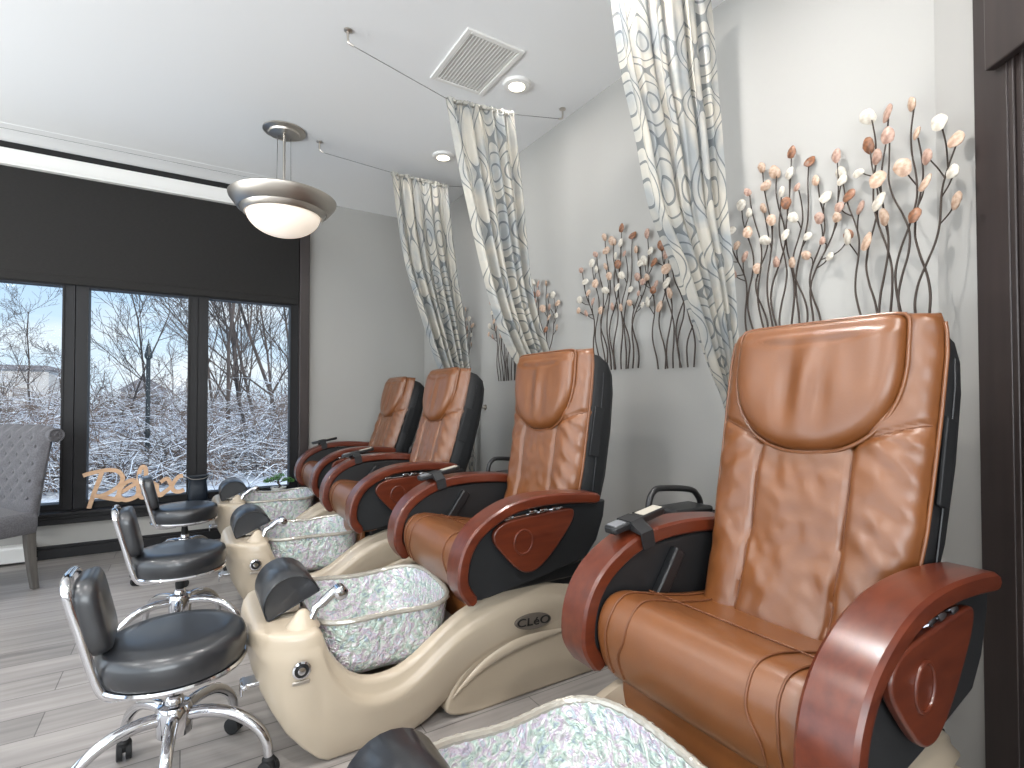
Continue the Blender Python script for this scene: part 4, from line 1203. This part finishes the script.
for i, (u, dist, h, lean, sprd, lb) in enumerate((
    (30, 24, 5.6, (.02, 0), .75, 'round-crowned bare tree seen in the left window pane before the long building'),
    (8, 19, 3.6, (-.1, 0), .8, 'short bushy bare tree at the left edge of the left window pane'),
    (118, 17, 4.6, (.28, 0), .7, 'leaning bare tree in the middle pane left of the lamp post'),
    (152, 18, 5.4, (.05, 0), .6, 'tallest bare tree in the middle window pane behind the lamp post'),
    (172, 32, 5.0, (0, 0), .8, 'far fan-shaped bare tree in the middle pane right of the lamp post'),
    (100, 21, 3.4, (-.1, 0), .8, 'low bare tree at the left side of the middle window pane'))):
    x, y = at(u, dist); tree(x, y, h, lean, 40 + i, sprd, lb, TG, depth=3, r0=h * .009)
TR = 'slender trunks in the right window pane'
for i, (u, dist, h, lean) in enumerate(((228, 13.5, 7.5, (-.1, 0)), (212, 19, 7, (.05, 0)), (252, 15, 8, (-.12, 0)), (262, 17, 9, (-.18, 0)), (272, 21, 8.5, (-.1, 0)), (286, 14.5, 8.5, (-.22, 0)), (240, 22, 8, (.03, 0)), (292, 18, 7, (-.05, 0)), (300, 24, 8, (-.1, 0)))):
    x, y = at(u, dist); tree(x, y, h, lean, 70 + i, .5, 'slender leaning bare tree in the thicket behind the right window pane', TR, depth=3, r0=.055, first=.2)

x, y = at(148, 9.6)
lp = empty('lamp_post', (x, y, -.3), 0, 'thin dark lamp post standing in the snow outside the middle window', 'lamp post')
m = MB(); m.lathe([(.07, 0), (.07, .12), (.05, .16), (.04, .3), (.036, 1.1), (.034, 2.25)], n=14); m.lathe([(.05, .9), (.05, .95)], n=14); m.make('post', M['lamp_post'], lp)
m = MB(); m.lathe([(.03, 2.25), (.06, 2.3), (.065, 2.34), (.055, 2.38), (.03, 2.5), (.012, 2.56), (.004, 2.64)], n=14); m.make('lantern', M['lamp_post'], lp)

def house(u, dist, wid_, dep, hw_, hr, mt, label, windows, rz=0):
    x, y = at(u, dist); r = empty('building', (x, y, 0), rz, label, 'building')
    MB().box((-wid_ / 2, -dep / 2, -.3), (wid_ / 2, dep / 2, hw_)).make('walls', mt, r, smooth=False)
    m = MB(); m.prism([(-wid_ / 2 - .3, hw_), (wid_ / 2 + .3, hw_), (wid_ / 2 - (.0 if hr < 1 else wid_ * .5) , hw_ + hr), (-wid_ / 2 + (0 if hr < 1 else wid_ * .5) - .02, hw_ + hr)], 'y', -dep / 2 - .3, dep / 2 + .3); m.make('roof', M['roof'], r, smooth=False)
    for wx, wz in windows: MB().box((wx - .7, -dep / 2 - .05, wz), (wx + .7, -dep / 2 + .02, wz + 1.2)).make('window', M['house2'] if mt is M['house'] else M['black_gap'], r, smooth=False)
house(-38, 62, 17, 9, 4.9, .5, M['house'], 'long low flat-roofed building far off in the left window pane', [(-6, 1.5), (-2, 1.5), (2, 1.5), (6, 1.5)])
house(146, 72, 5.0, 7, 2.6, 1.9, M['house2'], 'gabled house far off behind the lamp post', [(-1.2, .6), (1.2, .6)])

# ------------------------------------------------------------------ world, lights, camera
wd = bpy.data.worlds.new('sky'); sc.world = wd; wd.use_nodes = True
nt = wd.node_tree; L = nt.links.new; bg = nt.nodes['Background']
tc = nt.nodes.new('ShaderNodeTexCoord'); sp3 = nt.nodes.new('ShaderNodeSeparateXYZ'); L(tc.outputs['Generated'], sp3.inputs[0])
cr = nt.nodes.new('ShaderNodeValToRGB'); e = cr.color_ramp.elements
e[0].position = 0; e[0].color = lin((214, 228, 242)); e[1].position = .5; e[1].color = lin((120, 170, 228))
q = e.new(.09); q.color = lin((206, 226, 246)); q = e.new(.22); q.color = lin((172, 208, 246))
L(sp3.outputs[2], cr.inputs[0])
mp = nt.nodes.new('ShaderNodeMapping'); mp.inputs['Scale'].default_value = (3, 3, 9); L(tc.outputs['Generated'], mp.inputs['Vector'])
nz = nt.nodes.new('ShaderNodeTexNoise'); nz.inputs['Scale'].default_value = 1.6; nz.inputs['Detail'].default_value = 5; L(mp.outputs[0], nz.inputs['Vector'])
c2 = nt.nodes.new('ShaderNodeValToRGB'); c2.color_ramp.elements[0].position = .48; c2.color_ramp.elements[1].position = .68; L(nz.outputs['Fac'], c2.inputs[0])
mx = nt.nodes.new('ShaderNodeMix'); mx.data_type = 'RGBA'; L(c2.outputs[0], mx.inputs[0]); L(cr.outputs[0], mx.inputs[6]); mx.inputs[7].default_value = lin((240, 244, 250))
L(mx.outputs[2], bg.inputs[0]); bg.inputs[1].default_value = 1.0

sun = bpy.data.lights.new('sun', 'SUN'); sun.energy = 3.2; sun.angle = .05; sun.color = (1, .95, .88)
so = bpy.data.objects.new('sun', sun); COL.objects.link(so); so.rotation_euler = (math.radians(55), 0, math.radians(28))

def lamp(x, y, w, size=.12, z=ZC - .035, col=(1, .93, .84), spread=pi):
    l = bpy.data.lights.new('downlight_lamp', 'AREA'); l.shape = 'DISK'; l.size = size; l.energy = w; l.color = col; l.spread = spread
    o = bpy.data.objects.new('downlight_lamp', l); COL.objects.link(o); o.location = (x, y, z)
    return o
for x, y in DL: lamp(x, y, 2.2, col=(1, .96, .9))
for x, y in ((1.2, 1.3), (-.6, 1.3), (-.6, -.9), (1.0, -.6), (-2.4, 1.3), (-2.4, -.9), (-2.4, 3.4)): lamp(x, y, 21, col=(1, .97, .94))  # lamps of the added unseen downlights
# area lamp for sky light at the left storefront, plus two added fill lamps
def daylight(name, loc, rot, sx_, sy_, w, col):
    al = bpy.data.lights.new(name, 'AREA'); al.shape = 'RECTANGLE'; al.size = sx_; al.size_y = sy_; al.energy = w; al.color = col
    ao = bpy.data.objects.new(name, al); COL.objects.link(ao); ao.location = loc; ao.rotation_euler = rot
daylight('storefront_daylight', (XL - .35, 1.15, 1.45), (0, -pi / 2, 0), 2.6, 7.3, 95, (.95, .97, 1))
daylight('front_fill', (-1.8, YF - .35, 1.75), (pi / 2, 0, 0), 4.1, 2.1, 190, (.97, .98, 1))  # unseen fill lamp added behind the camera to brighten back wall and chairs
daylight('ceiling_fill', (XL - 3.4, 1.15, -.25), (0, pi, 0), 6.2, 10, 1750, (1, .99, .97))  # unseen upward lamp added to brighten the ceiling, as if off snow

cam = bpy.data.cameras.new('camera'); cam.sensor_fit = 'HORIZONTAL'; cam.sensor_width = 36; cam.lens = 526.5 / 1024 * 36
cam.shift_y = 7 / 1024; cam.clip_start = .05; cam.clip_end = 300
co = bpy.data.objects.new('camera', cam); COL.objects.link(co)
co.location = (0, 0, 1.2); co.rotation_euler = (math.radians(91.1), 0, math.radians(-31.9))
sc.camera = co
vs = sc.view_settings; vs.view_transform = 'Standard'; vs.look = 'None'; vs.gamma = 1; vs.exposure = .32; vs.use_curve_mapping = False
sc.cycles.use_denoising = True; sc.cycles.sample_clamp_indirect = 4; sc.cycles.caustics_reflective = False; sc.cycles.max_bounces = 8; sc.cycles.diffuse_bounces = 5
